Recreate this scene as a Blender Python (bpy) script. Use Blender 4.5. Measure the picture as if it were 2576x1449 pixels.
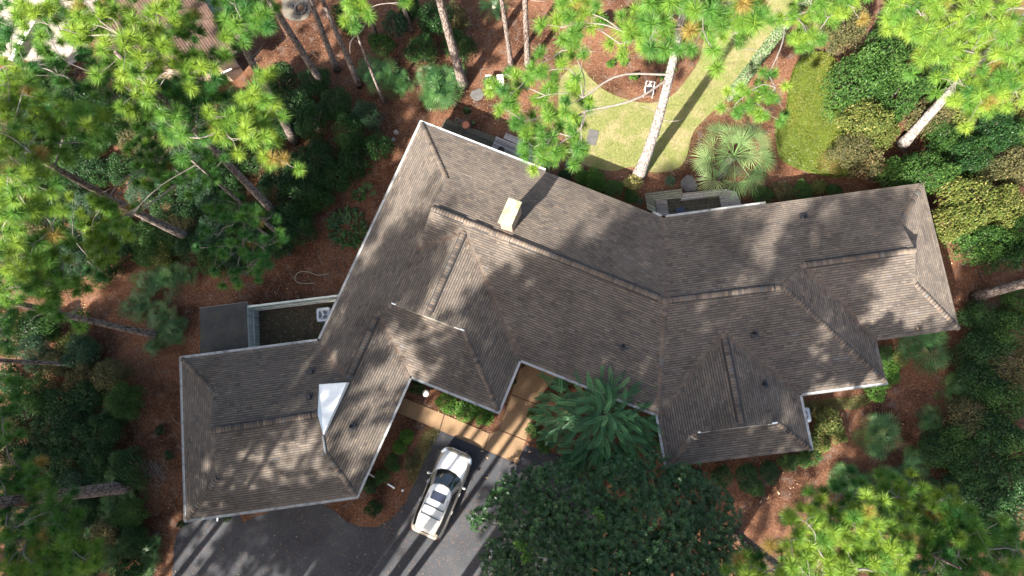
import bpy, math, random
import numpy as np
from mathutils import Vector, Matrix

scene = bpy.context.scene
for _o in list(bpy.data.objects):
    bpy.data.objects.remove(_o)

# ------------------------------------------------------------------ camera
# measured on a 2576 x 1449 view of the photograph; drone 40 m up, looking almost straight down
IW, IH, FPX, CAM_H = 2576.0, 1449.0, 1717.0, 40.0
NADIR = (1370.0, 1000.0)
_d = np.array([NADIR[0] - IW / 2, -(NADIR[1] - IH / 2), -FPX]); _d /= np.linalg.norm(_d)
_zc = -_d
_xc = np.array([1.0, 0, 0]) - _zc * _zc[0]; _xc /= np.linalg.norm(_xc)
_yc = np.cross(_zc, _xc)
ROT = np.array([_xc, _yc, _zc])
cam_data = bpy.data.cameras.new("camera")
cam_data.sensor_width = 36.0
cam_data.lens = 36.0 * FPX / IW
cam_data.clip_start = 0.5
cam_data.clip_end = 3000.0
cam = bpy.data.objects.new("camera", cam_data)
scene.collection.objects.link(cam)
cam.matrix_world = Matrix.Translation((0, 0, CAM_H)) @ Matrix([list(r) for r in ROT]).to_4x4()
scene.camera = cam

def P(px, py, z=0.0):
    """the point at height z that is seen at this place of the photograph"""
    v = ROT @ np.array([px - IW / 2, -(py - IH / 2), -FPX])
    t = (z - CAM_H) / v[2]
    return np.array([v[0] * t, v[1] * t, z])

# ------------------------------------------------------------------ sky and sun
SUN_EL = math.radians(43.0)
SUN_TO = np.array([0.60, 0.80])                     # way the shadows fall on the ground
SUN_TO = SUN_TO / np.linalg.norm(SUN_TO)
world = bpy.data.worlds.new("World"); scene.world = world; world.use_nodes = True
wn = world.node_tree.nodes; wl = world.node_tree.links
wn.clear()
wo = wn.new("ShaderNodeOutputWorld"); wb = wn.new("ShaderNodeBackground"); ws = wn.new("ShaderNodeTexSky")
ws.sky_type = 'NISHITA'; ws.sun_disc = False
ws.sun_elevation = SUN_EL; ws.air_density = 1.0; ws.dust_density = 4.0; ws.ozone_density = 0.3
ws.sun_rotation = math.atan2(-SUN_TO[0], -SUN_TO[1])
wb.inputs["Strength"].default_value = 0.098
wl.new(ws.outputs[0], wb.inputs[0]); wl.new(wb.outputs[0], wo.inputs[0])
sd = bpy.data.lights.new("sun", 'SUN'); sd.energy = 5.0; sd.angle = math.radians(0.75); sd.color = (1.0, 0.95, 0.87)
sun = bpy.data.objects.new("sun", sd); scene.collection.objects.link(sun)
_l = Vector((SUN_TO[0] * math.cos(SUN_EL), SUN_TO[1] * math.cos(SUN_EL), -math.sin(SUN_EL)))
sun.rotation_euler = _l.to_track_quat('-Z', 'Y').to_euler(); sun.location = (-40, -50, 60)
scene.view_settings.view_transform = 'Standard'
scene.view_settings.look = 'None'
scene.view_settings.gamma = 1.0
scene.view_settings.use_curve_mapping = False
scene.view_settings.exposure = 2.05
scene.cycles.max_bounces = 5; scene.cycles.diffuse_bounces = 2; scene.cycles.glossy_bounces = 2; scene.cycles.transmission_bounces = 3

# ------------------------------------------------------------------ helpers
COL = scene.collection
rng = np.random.default_rng(7)
random.seed(7)

class MB:
    """collects vertices and faces, then makes ONE mesh object"""
    def __init__(s): s.v = []; s.f = []; s.t = []; s.n = 0
    def add(s, v, f, t=None):
        if not isinstance(f, np.ndarray): f = list(f)
        elif f.ndim == 1: f = f.reshape(1, -1)
        v = np.asarray(v, float).reshape(-1, 3)
        if len(set(len(q) for q in f)) > 1:                       # faces of different sizes
            n0 = s.n; s.v.append(v); s.n += len(v)
            for q in f: s.f.append(np.array([q]) + n0); s.t.append(np.array([0.5 if t is None else float(t)]))
            return
        f = np.asarray(f, int)
        if f.ndim == 1: f = f.reshape(1, -1)
        s.v.append(v); s.f.append(f + s.n)
        s.t.append(np.full(len(f), 0.5) if t is None else np.array(np.broadcast_to(t, (len(f),)), float))
        s.n += len(v)
    def box(s, c, size, ax=0.0, t=None, top=1.0):
        c = np.asarray(c, float); hx, hy, hz = np.asarray(size, float) / 2
        ca, sa = math.cos(ax), math.sin(ax); vs = []
        for z, k in ((-hz, 1.0), (hz, top)):
            for x, y in ((-hx, -hy), (hx, -hy), (hx, hy), (-hx, hy)):
                x *= k; y *= k
                vs.append((c[0] + x * ca - y * sa, c[1] + x * sa + y * ca, c[2] + z))
        s.add(vs, [(0, 3, 2, 1), (4, 5, 6, 7), (0, 1, 5, 4), (1, 2, 6, 5), (2, 3, 7, 6), (3, 0, 4, 7)], t)
    def prism(s, poly, z0, z1, t=None, inset=0.0):
        """poly: list of xy or xyz, counted either way round"""
        p = np.array([q[:2] for q in poly], float); n = len(p)
        ar = 0.5 * np.sum(p[:, 0] * np.roll(p[:, 1], -1) - np.roll(p[:, 0], -1) * p[:, 1])
        if ar < 0: p = p[::-1]
        top = offset_poly(p, -inset) if inset else p
        v = np.vstack([np.c_[p, np.full(n, z0)], np.c_[top, np.full(n, z1)]])
        i = np.arange(n); j = (i + 1) % n
        s.add(v, np.c_[i, j, j + n, i + n], t)
        s.n -= 2 * n; s.v.pop()
        s.v.append(v); s.f.append(np.array([np.arange(n, 2 * n)]) + s.n); s.t.append(np.array([0.5 if t is None else t]))
        s.f.append(np.array([np.arange(n)[::-1]]) + s.n); s.t.append(np.array([0.5 if t is None else t]))
        s.n += 2 * n
    def tube(s, pts, radii, seg=8, cap=True, t=None, wob=0.0):
        pts = np.asarray(pts, float); n = len(pts)
        radii = np.broadcast_to(np.asarray(radii, float), (n,))
        tan = np.gradient(pts, axis=0); tan /= np.linalg.norm(tan, axis=1)[:, None] + 1e-9
        ref = np.array([1.0, 0, 0]) if abs(tan[0][0]) < 0.8 else np.array([0, 1.0, 0])
        ang = np.linspace(0, 2 * np.pi, seg, endpoint=False); vs = []
        for k in range(n):
            u = np.cross(tan[k], ref)
            if np.linalg.norm(u) < 1e-3: u = np.cross(tan[k], ref[[1, 2, 0]])
            u /= np.linalg.norm(u); w = np.cross(tan[k], u)
            r = radii[k] * (1 + wob * rng.normal(0, 1, seg)[:, None]) if wob else radii[k]
            vs.append(pts[k] + (np.cos(ang)[:, None] * u + np.sin(ang)[:, None] * w) * r)
        f = []
        for k in range(n - 1):
            for a in range(seg):
                b = (a + 1) % seg
                f.append((k * seg + a, k * seg + b, (k + 1) * seg + b, (k + 1) * seg + a))
        base = s.n
        s.add(np.vstack(vs), f, t)
        if cap:
            s.f.append(np.array([np.arange(seg)[::-1]]) + base); s.t.append(np.array([0.5 if t is None else t]))
            s.f.append(np.array([np.arange(seg) + (n - 1) * seg]) + base); s.t.append(np.array([0.5 if t is None else t]))
    def lathe(s, prof, c=(0, 0, 0), seg=20, t=None):
        """prof: list of (radius, z)"""
        c = np.asarray(c, float); ang = np.linspace(0, 2 * np.pi, seg, endpoint=False); vs = []; f = []
        for r, z in prof:
            vs.append(np.c_[c[0] + r * np.cos(ang), c[1] + r * np.sin(ang), np.full(seg, c[2] + z)])
        for k in range(len(prof) - 1):
            for a in range(seg):
                b = (a + 1) % seg
                f.append((k * seg + a, k * seg + b, (k + 1) * seg + b, (k + 1) * seg + a))
        s.add(np.vstack(vs), f, t)
    def mesh(s, name, mat=None, smooth=False, origin=(0, 0, 0)):
        me = bpy.data.meshes.new(name)
        v = np.vstack(s.v) - np.asarray(origin, float)
        me.vertices.add(len(v)); me.vertices.foreach_set("co", v.astype(np.float32).ravel())
        tot = np.concatenate([np.full(len(f), f.shape[1]) for f in s.f])
        loops = np.concatenate([f.ravel() for f in s.f])
        me.loops.add(len(loops)); me.loops.foreach_set("vertex_index", loops.astype(np.int32))
        me.polygons.add(len(tot))
        st = np.concatenate([[0], np.cumsum(tot)[:-1]])
        me.polygons.foreach_set("loop_start", st.astype(np.int32))
        me.polygons.foreach_set("loop_total", tot.astype(np.int32))
        a = me.attributes.new("tint", 'FLOAT', 'FACE'); a.data.foreach_set("value", np.concatenate(s.t).astype(np.float32))
        me.update(calc_edges=True)
        me.polygons.foreach_set("use_smooth", np.full(len(tot), bool(smooth)))
        if mat: me.materials.append(mat)
        return me
    def build(s, name, mat, parent=None, smooth=False, local=False):
        o0 = (0, 0, 0)
        if parent is not None and not local: o0 = world_loc(parent)
        return link(name, s.mesh(name, mat, smooth, o0), parent)

def world_loc(o):
    l = np.array(o.location)
    while o.parent is not None:
        o = o.parent; l = l + np.array(o.location)
    return l

def link(name, data, parent=None):
    o = bpy.data.objects.new(name, data); COL.objects.link(o)
    if parent is not None: o.parent = parent
    return o

def tag(o, label=None, cat=None, group=None, kind=None):
    if label: o["label"] = label
    if cat: o["category"] = cat
    if group: o["group"] = group
    if kind: o["kind"] = kind
    return o

def thing(name, label, cat, loc=(0, 0, 0), rz=0.0, group=None):
    o = bpy.data.objects.new(name, None); COL.objects.link(o)
    o.empty_display_size = 0.2
    o.location = tuple(float(x) for x in loc); o.rotation_euler = (0, 0, rz)
    return tag(o, label, cat, group)

def copy_thing(root, loc, rz=0.0, scale=None, label=None, group=None):
    r = root.copy(); COL.objects.link(r); r.location = tuple(float(x) for x in loc); r.rotation_euler = (0, 0, rz)
    if scale is not None: r.scale = scale
    if label: r["label"] = label
    if group: r["group"] = group
    for ch in list(root.children):
        c = ch.copy(); COL.objects.link(c); c.parent = r
        for g in list(ch.children):
            d = g.copy(); COL.objects.link(d); d.parent = c
    return r

def offset_poly(p, d):
    """positive d grows a counter-clockwise polygon"""
    p = np.asarray(p, float)[:, :2]; n = len(p); out = []
    for i in range(n):
        a = p[i] - p[i - 1]; b = p[(i + 1) % n] - p[i]
        a /= np.linalg.norm(a); b /= np.linalg.norm(b)
        na = np.array([a[1], -a[0]]); nb = np.array([b[1], -b[0]])
        m = na + nb; q = max(1.0 + float(na @ nb), 0.25)
        out.append(p[i] + m * d / q)
    return np.array(out)

def smooth_line(pts, n=24):
    pts = np.asarray(pts, float)
    if len(pts) < 3:
        t = np.linspace(0, 1, n)[:, None]; return pts[0] * (1 - t) + pts[-1] * t
    q = np.vstack([2 * pts[0] - pts[1], pts, 2 * pts[-1] - pts[-2]]); out = []
    m = len(pts) - 1
    for u in np.linspace(0, m, n):
        i = min(int(u), m - 1); f = u - i
        p0, p1, p2, p3 = q[i], q[i + 1], q[i + 2], q[i + 3]
        out.append(0.5 * (2 * p1 + (p2 - p0) * f + (2 * p0 - 5 * p1 + 4 * p2 - p3) * f * f + (3 * p1 - p0 - 3 * p2 + p3) * f ** 3))
    return np.array(out)

def closed_curve(px, n=80):
    """a smooth closed outline on the ground through photograph points"""
    w = np.array([P(a, b)[:2] for a, b in px]); m = len(w); out = []
    for u in np.linspace(0, m, n, endpoint=False):
        i = int(u); f = u - i
        p0, p1, p2, p3 = w[(i - 1) % m], w[i % m], w[(i + 1) % m], w[(i + 2) % m]
        out.append(0.5 * (2 * p1 + (p2 - p0) * f + (2 * p0 - 5 * p1 + 4 * p2 - p3) * f * f + (3 * p1 - p0 - 3 * p2 + p3) * f ** 3))
    return np.array(out)

def inside(pts, poly):
    pts = np.asarray(pts, float); poly = np.asarray(poly, float)[:, :2]
    x, y = pts[:, 0], pts[:, 1]; r = np.zeros(len(pts), bool); n = len(poly)
    for i in range(n):
        x1, y1 = poly[i]; x2, y2 = poly[(i + 1) % n]
        if y1 == y2: continue
        r ^= ((y1 > y) != (y2 > y)) & (x < (x2 - x1) * (y - y1) / (y2 - y1) + x1)
    return r

def sample_in(poly, n):
    poly = np.asarray(poly)[:, :2]; lo, hi = poly.min(0), poly.max(0); got = []
    k = 0
    while k < n:
        q = rng.uniform(lo, hi, (n * 2, 2)); q = q[inside(q, poly)]; got.append(q); k += len(q)
    return np.vstack(got)[:n]

# ------------------------------------------------------------------ materials
def newmat(name):
    m = bpy.data.materials.new(name); m.use_nodes = True
    nt = m.node_tree; nt.nodes.clear()
    out = nt.nodes.new("ShaderNodeOutputMaterial"); b = nt.nodes.new("ShaderNodeBsdfPrincipled")
    nt.links.new(b.outputs[0], out.inputs[0])
    return m, nt, b, out

def ramp(nt, fac, stops):
    r = nt.nodes.new("ShaderNodeValToRGB"); e = r.color_ramp.elements
    while len(e) > 1: e.remove(e[-1])
    e[0].position = stops[0][0]; e[0].color = (*stops[0][1], 1)
    for p, c in stops[1:]:
        k = e.new(p); k.color = (*c, 1)
    nt.links.new(fac, r.inputs[0]); return r.outputs[0]

def texco(nt, kind="Object", scale=(1, 1, 1), rot=(0, 0, 0)):
    tc = nt.nodes.new("ShaderNodeTexCoord"); mp = nt.nodes.new("ShaderNodeMapping")
    mp.inputs["Scale"].default_value = scale; mp.inputs["Rotation"].default_value = rot
    nt.links.new(tc.outputs[kind], mp.inputs[0]); return mp.outputs[0]

def noise(nt, vec, scale, detail=4, rough=0.55, dist=0.0):
    n = nt.nodes.new("ShaderNodeTexNoise"); n.inputs["Scale"].default_value = scale
    n.inputs["Detail"].default_value = detail; n.inputs["Roughness"].default_value = rough; n.inputs["Distortion"].default_value = dist
    nt.links.new(vec, n.inputs["Vector"]); return n.outputs[0]

def mixc(nt, fac, a, b, mode='MIX'):
    m = nt.nodes.new("ShaderNodeMix"); m.data_type = 'RGBA'; m.blend_type = mode
    for sock, val in ((0, fac), (6, a), (7, b)):
        if hasattr(val, "node"): nt.links.new(val, m.inputs[sock])
        elif sock == 0: m.inputs[0].default_value = val
        else: m.inputs[sock].default_value = (*val, 1)
    return m.outputs[2]

def bump(nt, b, height, strength=0.4, dist=0.02):
    n = nt.nodes.new("ShaderNodeBump"); n.inputs["Strength"].default_value = strength; n.inputs["Distance"].default_value = dist
    nt.links.new(height, n.inputs["Height"]); nt.links.new(n.outputs[0], b.inputs["Normal"])

def mat_plain(name, col, rough=0.6, metal=0.0, var=0.12, scale=6.0, dirt=None, spec=0.5, bumps=0.0, coat=0.0, pieces=0.0):
    m, nt, b, out = newmat(name)
    v = texco(nt); n = noise(nt, v, scale, 5, 0.6)
    lo = tuple(c * (1 - var) for c in col); hi = tuple(min(1, c * (1 + var)) for c in col)
    c = ramp(nt, n, [(0.3, lo), (0.7, hi)])
    if dirt:
        n2 = noise(nt, v, dirt[1], 6, 0.65)
        f = ramp(nt, n2, [(dirt[2], (0, 0, 0)), (dirt[2] + 0.14, (1, 1, 1))])
        c = mixc(nt, f, c, dirt[0])
    if pieces:                                                       # every board its own tone
        oi = nt.nodes.new("ShaderNodeObjectInfo"); k0, k1 = 1 - pieces, 1 + pieces
        c = mixc(nt, 1.0, c, ramp(nt, oi.outputs["Random"], [(0, (k0, k0, k0)), (0.5, (1, 0.98, 0.95)), (1, (k1, k1, k1))]), 'MULTIPLY')
    nt.links.new(c, b.inputs["Base Color"])
    b.inputs["Roughness"].default_value = rough; b.inputs["Metallic"].default_value = metal
    b.inputs["Specular IOR Level"].default_value = spec
    if coat: b.inputs["Coat Weight"].default_value = coat; b.inputs["Coat Roughness"].default_value = 0.05
    if bumps: bump(nt, b, noise(nt, v, scale * 4, 4), bumps, 0.01)
    return m

def mat_leaf(name, stops, trans=0.35, rough=0.5, spec=0.35, vary=0.22):
    """each leaf takes its colour from its own tint; a part of the light passes through it"""
    m, nt, b, out = newmat(name)
    at = nt.nodes.new("ShaderNodeAttribute"); at.attribute_name = "tint"
    oi = nt.nodes.new("ShaderNodeObjectInfo")
    mm = nt.nodes.new("ShaderNodeMath"); mm.operation = 'MULTIPLY_ADD'; mm.inputs[1].default_value = vary; mm.inputs[2].default_value = -vary / 2
    nt.links.new(oi.outputs["Random"], mm.inputs[0])
    ad = nt.nodes.new("ShaderNodeMath"); ad.operation = 'ADD'; ad.use_clamp = True
    nt.links.new(at.outputs["Fac"], ad.inputs[0]); nt.links.new(mm.outputs[0], ad.inputs[1])
    c = ramp(nt, ad.outputs[0], stops)
    nt.links.new(c, b.inputs["Base Color"]); b.inputs["Roughness"].default_value = rough; b.inputs["Specular IOR Level"].default_value = spec
    if trans:
        tr = nt.nodes.new("ShaderNodeBsdfTranslucent"); mx = nt.nodes.new("ShaderNodeMixShader"); mx.inputs[0].default_value = trans
        nt.links.new(c, tr.inputs[0])
        nt.links.new(b.outputs[0], mx.inputs[1]); nt.links.new(tr.outputs[0], mx.inputs[2]); nt.links.new(mx.outputs[0], out.inputs[0])
    return m

M = {}
def _ground():
    m, nt, b, out = newmat("pine_straw_ground"); v = texco(nt)
    n1 = noise(nt, v, 0.25, 5, 0.6); n2 = noise(nt, v, 9.0, 6, 0.75, 0.6); n3 = noise(nt, v, 1.6, 5, 0.65)
    c1 = ramp(nt, n2, [(0.30, (0.036, 0.017, 0.011)), (0.5, (0.104, 0.049, 0.029)), (0.72, (0.215, 0.118, 0.072))])
    f = ramp(nt, n1, [(0.40, (0.45, 0.42, 0.40)), (0.50, (0.95, 0.93, 0.9)), (0.64, (1.35, 1.30, 1.22))])
    c = mixc(nt, 1.0, c1, f, 'MULTIPLY')
    g = ramp(nt, n3, [(0.54, (0, 0, 0)), (0.70, (1, 1, 1))])
    fg = nt.nodes.new("ShaderNodeMath"); fg.operation = 'MULTIPLY'; fg.inputs[1].default_value = 0.6; nt.links.new(g, fg.inputs[0])
    c = mixc(nt, fg.outputs[0], c, (0.125, 0.105, 0.095))
    nt.links.new(c, b.inputs["Base Color"]); b.inputs["Roughness"].default_value = 0.95; b.inputs["Specular IOR Level"].default_value = 0.1
    bump(nt, b, n2, 0.9, 0.05); return m
M["ground"] = _ground()
def _lawn():
    m, nt, b, out = newmat("lawn_grass"); v = texco(nt)
    n1 = noise(nt, v, 0.8, 5, 0.65); n2 = noise(nt, v, 14.0, 5, 0.7)
    c = ramp(nt, n2, [(0.3, (0.085, 0.100, 0.030)), (0.55, (0.175, 0.180, 0.058)), (0.75, (0.27, 0.245, 0.10))])
    f = ramp(nt, n1, [(0.46, (0, 0, 0)), (0.66, (1, 1, 1))])
    fm = nt.nodes.new("ShaderNodeMath"); fm.operation = 'MULTIPLY'; fm.inputs[1].default_value = 0.75; nt.links.new(f, fm.inputs[0])
    c = mixc(nt, fm.outputs[0], c, (0.30, 0.225, 0.135))
    nt.links.new(c, b.inputs["Base Color"]); b.inputs["Roughness"].default_value = 0.9; b.inputs["Specular IOR Level"].default_value = 0.15
    bump(nt, b, n2, 0.8, 0.03); return m
M["lawn"] = _lawn()
def _asphalt():
    m, nt, b, out = newmat("asphalt"); v = texco(nt)
    n1 = noise(nt, v, 0.45, 6, 0.6); n2 = noise(nt, v, 60.0, 4, 0.7); n3 = noise(nt, v, 3.0, 5, 0.7)
    c = ramp(nt, n1, [(0.3, (0.012, 0.013, 0.017)), (0.55, (0.027, 0.029, 0.034)), (0.75, (0.046, 0.047, 0.051))])
    sp = ramp(nt, n2, [(0.35, (0.6, 0.6, 0.6)), (0.65, (1.35, 1.35, 1.35))])
    c = mixc(nt, 1.0, c, sp, 'MULTIPLY')
    f = ramp(nt, n3, [(0.60, (0, 0, 0)), (0.8, (0.5, 0.5, 0.5))])
    c = mixc(nt, f, c, (0.10, 0.075, 0.055))
    nt.links.new(c, b.inputs["Base Color"]); b.inputs["Roughness"].default_value = 0.75; b.inputs["Specular IOR Level"].default_value = 0.4
    bump(nt, b, n2, 0.35, 0.006); return m
M["asphalt"] = _asphalt()
def _aggregate():
    m, nt, b, out = newmat("exposed_aggregate"); v = texco(nt)
    n1 = noise(nt, v, 0.9, 5, 0.6); n2 = noise(nt, v, 42.0, 3, 0.75)
    c = ramp(nt, n2, [(0.3, (0.075, 0.042, 0.020)), (0.5, (0.19, 0.115, 0.056)), (0.7, (0.33, 0.22, 0.12))])
    f = ramp(nt, n1, [(0.35, (0.78, 0.75, 0.72)), (0.7, (1.1, 1.08, 1.05))])
    c = mixc(nt, 1.0, c, f, 'MULTIPLY')
    nt.links.new(c, b.inputs["Base Color"]); b.inputs["Roughness"].default_value = 0.8
    bump(nt, b, n2, 0.5, 0.006); return m
M["aggregate"] = _aggregate()
def _shingle(name, stops, moss=0.0):
    m, nt, b, out = newmat(name); v = texco(nt)
    at = nt.nodes.new("ShaderNodeAttribute"); at.attribute_name = "tint"
    c = ramp(nt, at.outputs["Fac"], stops)
    n1 = noise(nt, v, 0.5, 5, 0.6); n2 = noise(nt, v, 70.0, 3, 0.7)
    f = ramp(nt, n1, [(0.28, (0.70, 0.69, 0.68)), (0.5, (0.98, 0.98, 0.97)), (0.72, (1.2, 1.19, 1.17))]); c = mixc(nt, 1.0, c, f, 'MULTIPLY')
    g = ramp(nt, n2, [(0.3, (0.75, 0.75, 0.75)), (0.7, (1.25, 1.25, 1.25))]); c = mixc(nt, 1.0, c, g, 'MULTIPLY')
    nt.links.new(c, b.inputs["Base Color"]); b.inputs["Roughness"].default_value = 0.92; b.inputs["Specular IOR Level"].default_value = 0.2
    bump(nt, b, n2, 0.4, 0.004); return m
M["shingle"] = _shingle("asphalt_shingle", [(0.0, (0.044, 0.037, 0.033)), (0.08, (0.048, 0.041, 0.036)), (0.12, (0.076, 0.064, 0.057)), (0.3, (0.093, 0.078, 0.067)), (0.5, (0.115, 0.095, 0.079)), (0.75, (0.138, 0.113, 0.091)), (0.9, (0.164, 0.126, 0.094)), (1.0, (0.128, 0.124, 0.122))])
M["cap"] = _shingle("cap_shingle", [(0.0, (0.066, 0.056, 0.050)), (0.4, (0.108, 0.087, 0.072)), (0.75, (0.150, 0.112, 0.084)), (1.0, (0.11, 0.106, 0.10))])
M["red_shingle"] = _shingle("neighbour_shingle", [(0.0, (0.045, 0.030, 0.024)), (0.12, (0.070, 0.046, 0.037)), (0.4, (0.100, 0.062, 0.048)), (0.75, (0.135, 0.080, 0.058)), (1.0, (0.10, 0.09, 0.085))])
def _bark(name, a, bcol, c3):
    m, nt, b, out = newmat(name); v = texco(nt, "Object", (1, 1, 0.28))
    vo = nt.nodes.new("ShaderNodeTexVoronoi"); vo.inputs["Scale"].default_value = 7.0; vo.feature = 'DISTANCE_TO_EDGE'; nt.links.new(v, vo.inputs["Vector"])
    n = noise(nt, v, 12, 5, 0.7)
    c = ramp(nt, n, [(0.3, a), (0.7, bcol)])
    e = ramp(nt, vo.outputs["Distance"], [(0.02, (0, 0, 0)), (0.12, (1, 1, 1))])
    c = mixc(nt, e, c3, c)
    nt.links.new(c, b.inputs["Base Color"]); b.inputs["Roughness"].default_value = 0.95; b.inputs["Specular IOR Level"].default_value = 0.1
    bump(nt, b, vo.outputs["Distance"], 0.9, 0.05); return m
M["pine_bark"] = _bark("pine_bark", (0.13, 0.10, 0.085), (0.27, 0.225, 0.20), (0.055, 0.035, 0.026))
M["sunlit_bark"] = _bark("sunlit_pine_bark", (0.24, 0.205, 0.185), (0.40, 0.365, 0.34), (0.10, 0.08, 0.068))  # same pine bark lightened for trunks in full sun, light put into the colour
M["bark"] = _bark("broadleaf_bark", (0.12, 0.10, 0.085), (0.22, 0.20, 0.18), (0.05, 0.04, 0.035))
M["twig"] = mat_plain("grey_twig", (0.17, 0.145, 0.125), 0.9, var=0.25, scale=9)
M["needle"] = mat_leaf("pine_needles", [(0.0, (0.020, 0.080, 0.026)), (0.35, (0.040, 0.140, 0.030)), (0.65, (0.115, 0.250, 0.036)), (0.91, (0.27, 0.375, 0.045)), (0.95, (0.28, 0.25, 0.05)), (1.0, (0.32, 0.16, 0.06))], 0.45, 0.45, 0.3, 0.0)
L = {}
L["dark"] = mat_leaf("dark_evergreen_leaf", [(0, (0.010, 0.032, 0.010)), (0.5, (0.024, 0.070, 0.018)), (1, (0.060, 0.125, 0.030))], 0.25, 0.42)
L["mid"] = mat_leaf("mid_green_leaf", [(0, (0.022, 0.060, 0.014)), (0.5, (0.050, 0.115, 0.024)), (1, (0.11, 0.19, 0.040))], 0.32, 0.45)
L["yellow"] = mat_leaf("yellow_green_leaf", [(0, (0.045, 0.075, 0.016)), (0.45, (0.11, 0.145, 0.030)), (0.8, (0.20, 0.20, 0.05)), (1, (0.30, 0.26, 0.10))], 0.32, 0.5)
L["hedge"] = mat_leaf("bright_hedge_leaf", [(0, (0.030, 0.085, 0.012)), (0.5, (0.075, 0.175, 0.020)), (1, (0.145, 0.255, 0.035))], 0.35, 0.4)
L["olive"] = mat_leaf("olive_brown_leaf", [(0, (0.045, 0.055, 0.020)), (0.5, (0.105, 0.105, 0.040)), (0.85, (0.19, 0.15, 0.065)), (1, (0.25, 0.17, 0.08))], 0.28, 0.55)
L["cream"] = mat_leaf("variegated_cream_leaf", [(0, (0.10, 0.12, 0.03)), (0.5, (0.30, 0.27, 0.09)), (1, (0.50, 0.43, 0.20))], 0.3, 0.5)
L["blue"] = mat_leaf("blue_green_leaf", [(0, (0.020, 0.050, 0.025)), (0.5, (0.050, 0.105, 0.050)), (1, (0.12, 0.19, 0.11))], 0.3, 0.42)
L["magnolia"] = mat_leaf("glossy_magnolia_leaf", [(0, (0.012, 0.036, 0.010)), (0.5, (0.028, 0.078, 0.018)), (0.9, (0.055, 0.125, 0.028)), (1, (0.10, 0.15, 0.04))], 0.12, 0.34, 0.4)
L["fir"] = mat_leaf("fir_leaf", [(0, (0.028, 0.088, 0.034)), (0.5, (0.066, 0.175, 0.062)), (1, (0.15, 0.30, 0.10))], 0.2, 0.42)
L["palmetto"] = mat_leaf("palmetto_leaf", [(0, (0.020, 0.060, 0.020)), (0.5, (0.045, 0.120, 0.032)), (0.92, (0.10, 0.20, 0.05)), (1, (0.19, 0.15, 0.06))], 0.3, 0.4)
L["palm"] = mat_leaf("cabbage_palm_leaf", [(0, (0.050, 0.11, 0.034)), (0.5, (0.115, 0.20, 0.062)), (1, (0.25, 0.33, 0.13))], 0.3, 0.38)
L["strap"] = mat_leaf("strap_leaf", [(0, (0.014, 0.042, 0.012)), (0.5, (0.030, 0.085, 0.018)), (1, (0.075, 0.15, 0.030))], 0.22, 0.35)
L["cover"] = mat_leaf("ground_cover_leaf", [(0, (0.050, 0.085, 0.012)), (0.5, (0.115, 0.150, 0.018)), (0.85, (0.18, 0.185, 0.024)), (1, (0.19, 0.12, 0.045))], 0.3, 0.45)
L["ivy"] = mat_leaf("ivy_leaf", [(0, (0.04, 0.08, 0.03)), (0.5, (0.11, 0.17, 0.07)), (1, (0.26, 0.31, 0.17))], 0.25, 0.4)
L["grass"] = mat_leaf("grass_blade", [(0, (0.06, 0.09, 0.025)), (0.5, (0.15, 0.175, 0.05)), (1, (0.30, 0.26, 0.12))], 0.3, 0.6)
L["straw"] = mat_leaf("pine_straw", [(0, (0.07, 0.028, 0.014)), (0.5, (0.20, 0.09, 0.045)), (1, (0.36, 0.21, 0.12))], 0.0, 0.8)
L["deadleaf"] = mat_leaf("dead_leaf", [(0, (0.16, 0.085, 0.04)), (0.5, (0.30, 0.19, 0.09)), (1, (0.48, 0.36, 0.22))], 0.15, 0.6)
M["gutter"] = mat_plain("painted_gutter", (0.34, 0.34, 0.33), 0.55, var=0.15, scale=3, dirt=((0.17, 0.16, 0.14), 2.2, 0.52), bumps=0.1)
M["white"] = mat_plain("white_paint", (0.78, 0.78, 0.75), 0.5, var=0.06, scale=4)
M["dirty_white"] = mat_plain("weathered_white_paint", (0.47, 0.49, 0.43), 0.7, var=0.15, scale=5, dirt=((0.13, 0.13, 0.09), 5.0, 0.55))
M["siding"] = mat_plain("tan_siding", (0.40, 0.36, 0.30), 0.8, var=0.08)
M["black"] = mat_plain("black_plastic", (0.016, 0.016, 0.018), 0.5, var=0.2)
M["vent_strip"] = mat_plain("black_ridge_vent", (0.018, 0.018, 0.019), 0.8, var=0.2)
M["zinc"] = mat_plain("galvanised_metal", (0.35, 0.37, 0.38), 0.4, 0.7, var=0.15)
M["ac"] = mat_plain("condenser_casing", (0.42, 0.45, 0.48), 0.45, 0.1, var=0.06)
M["ac_dark"] = mat_plain("condenser_coil", (0.07, 0.085, 0.11), 0.6, 0.2, var=0.15)
M["shed"] = mat_plain("mossy_tar_paper", (0.030, 0.028, 0.026), 0.9, var=0.35, scale=1.6, dirt=((0.045, 0.045, 0.022), 1.3, 0.52), bumps=0.3)
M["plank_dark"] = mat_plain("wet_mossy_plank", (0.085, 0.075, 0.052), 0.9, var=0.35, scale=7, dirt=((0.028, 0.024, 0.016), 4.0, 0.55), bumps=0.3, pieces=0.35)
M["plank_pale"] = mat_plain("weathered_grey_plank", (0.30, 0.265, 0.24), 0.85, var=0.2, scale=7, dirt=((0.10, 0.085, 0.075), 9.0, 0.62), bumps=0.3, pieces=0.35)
M["plank_green"] = mat_plain("algae_stained_plank", (0.17, 0.165, 0.115), 0.9, var=0.25, scale=9, dirt=((0.055, 0.06, 0.04), 8.0, 0.55), bumps=0.3, pieces=0.35)
M["terracotta"] = mat_plain("terracotta", (0.42, 0.15, 0.075), 0.8, var=0.15)
M["soil"] = mat_plain("potting_soil", (0.06, 0.035, 0.022), 0.95, var=0.3)
M["navy"] = mat_plain("navy_glazed_pot", (0.018, 0.026, 0.055), 0.3, var=0.2)
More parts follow.
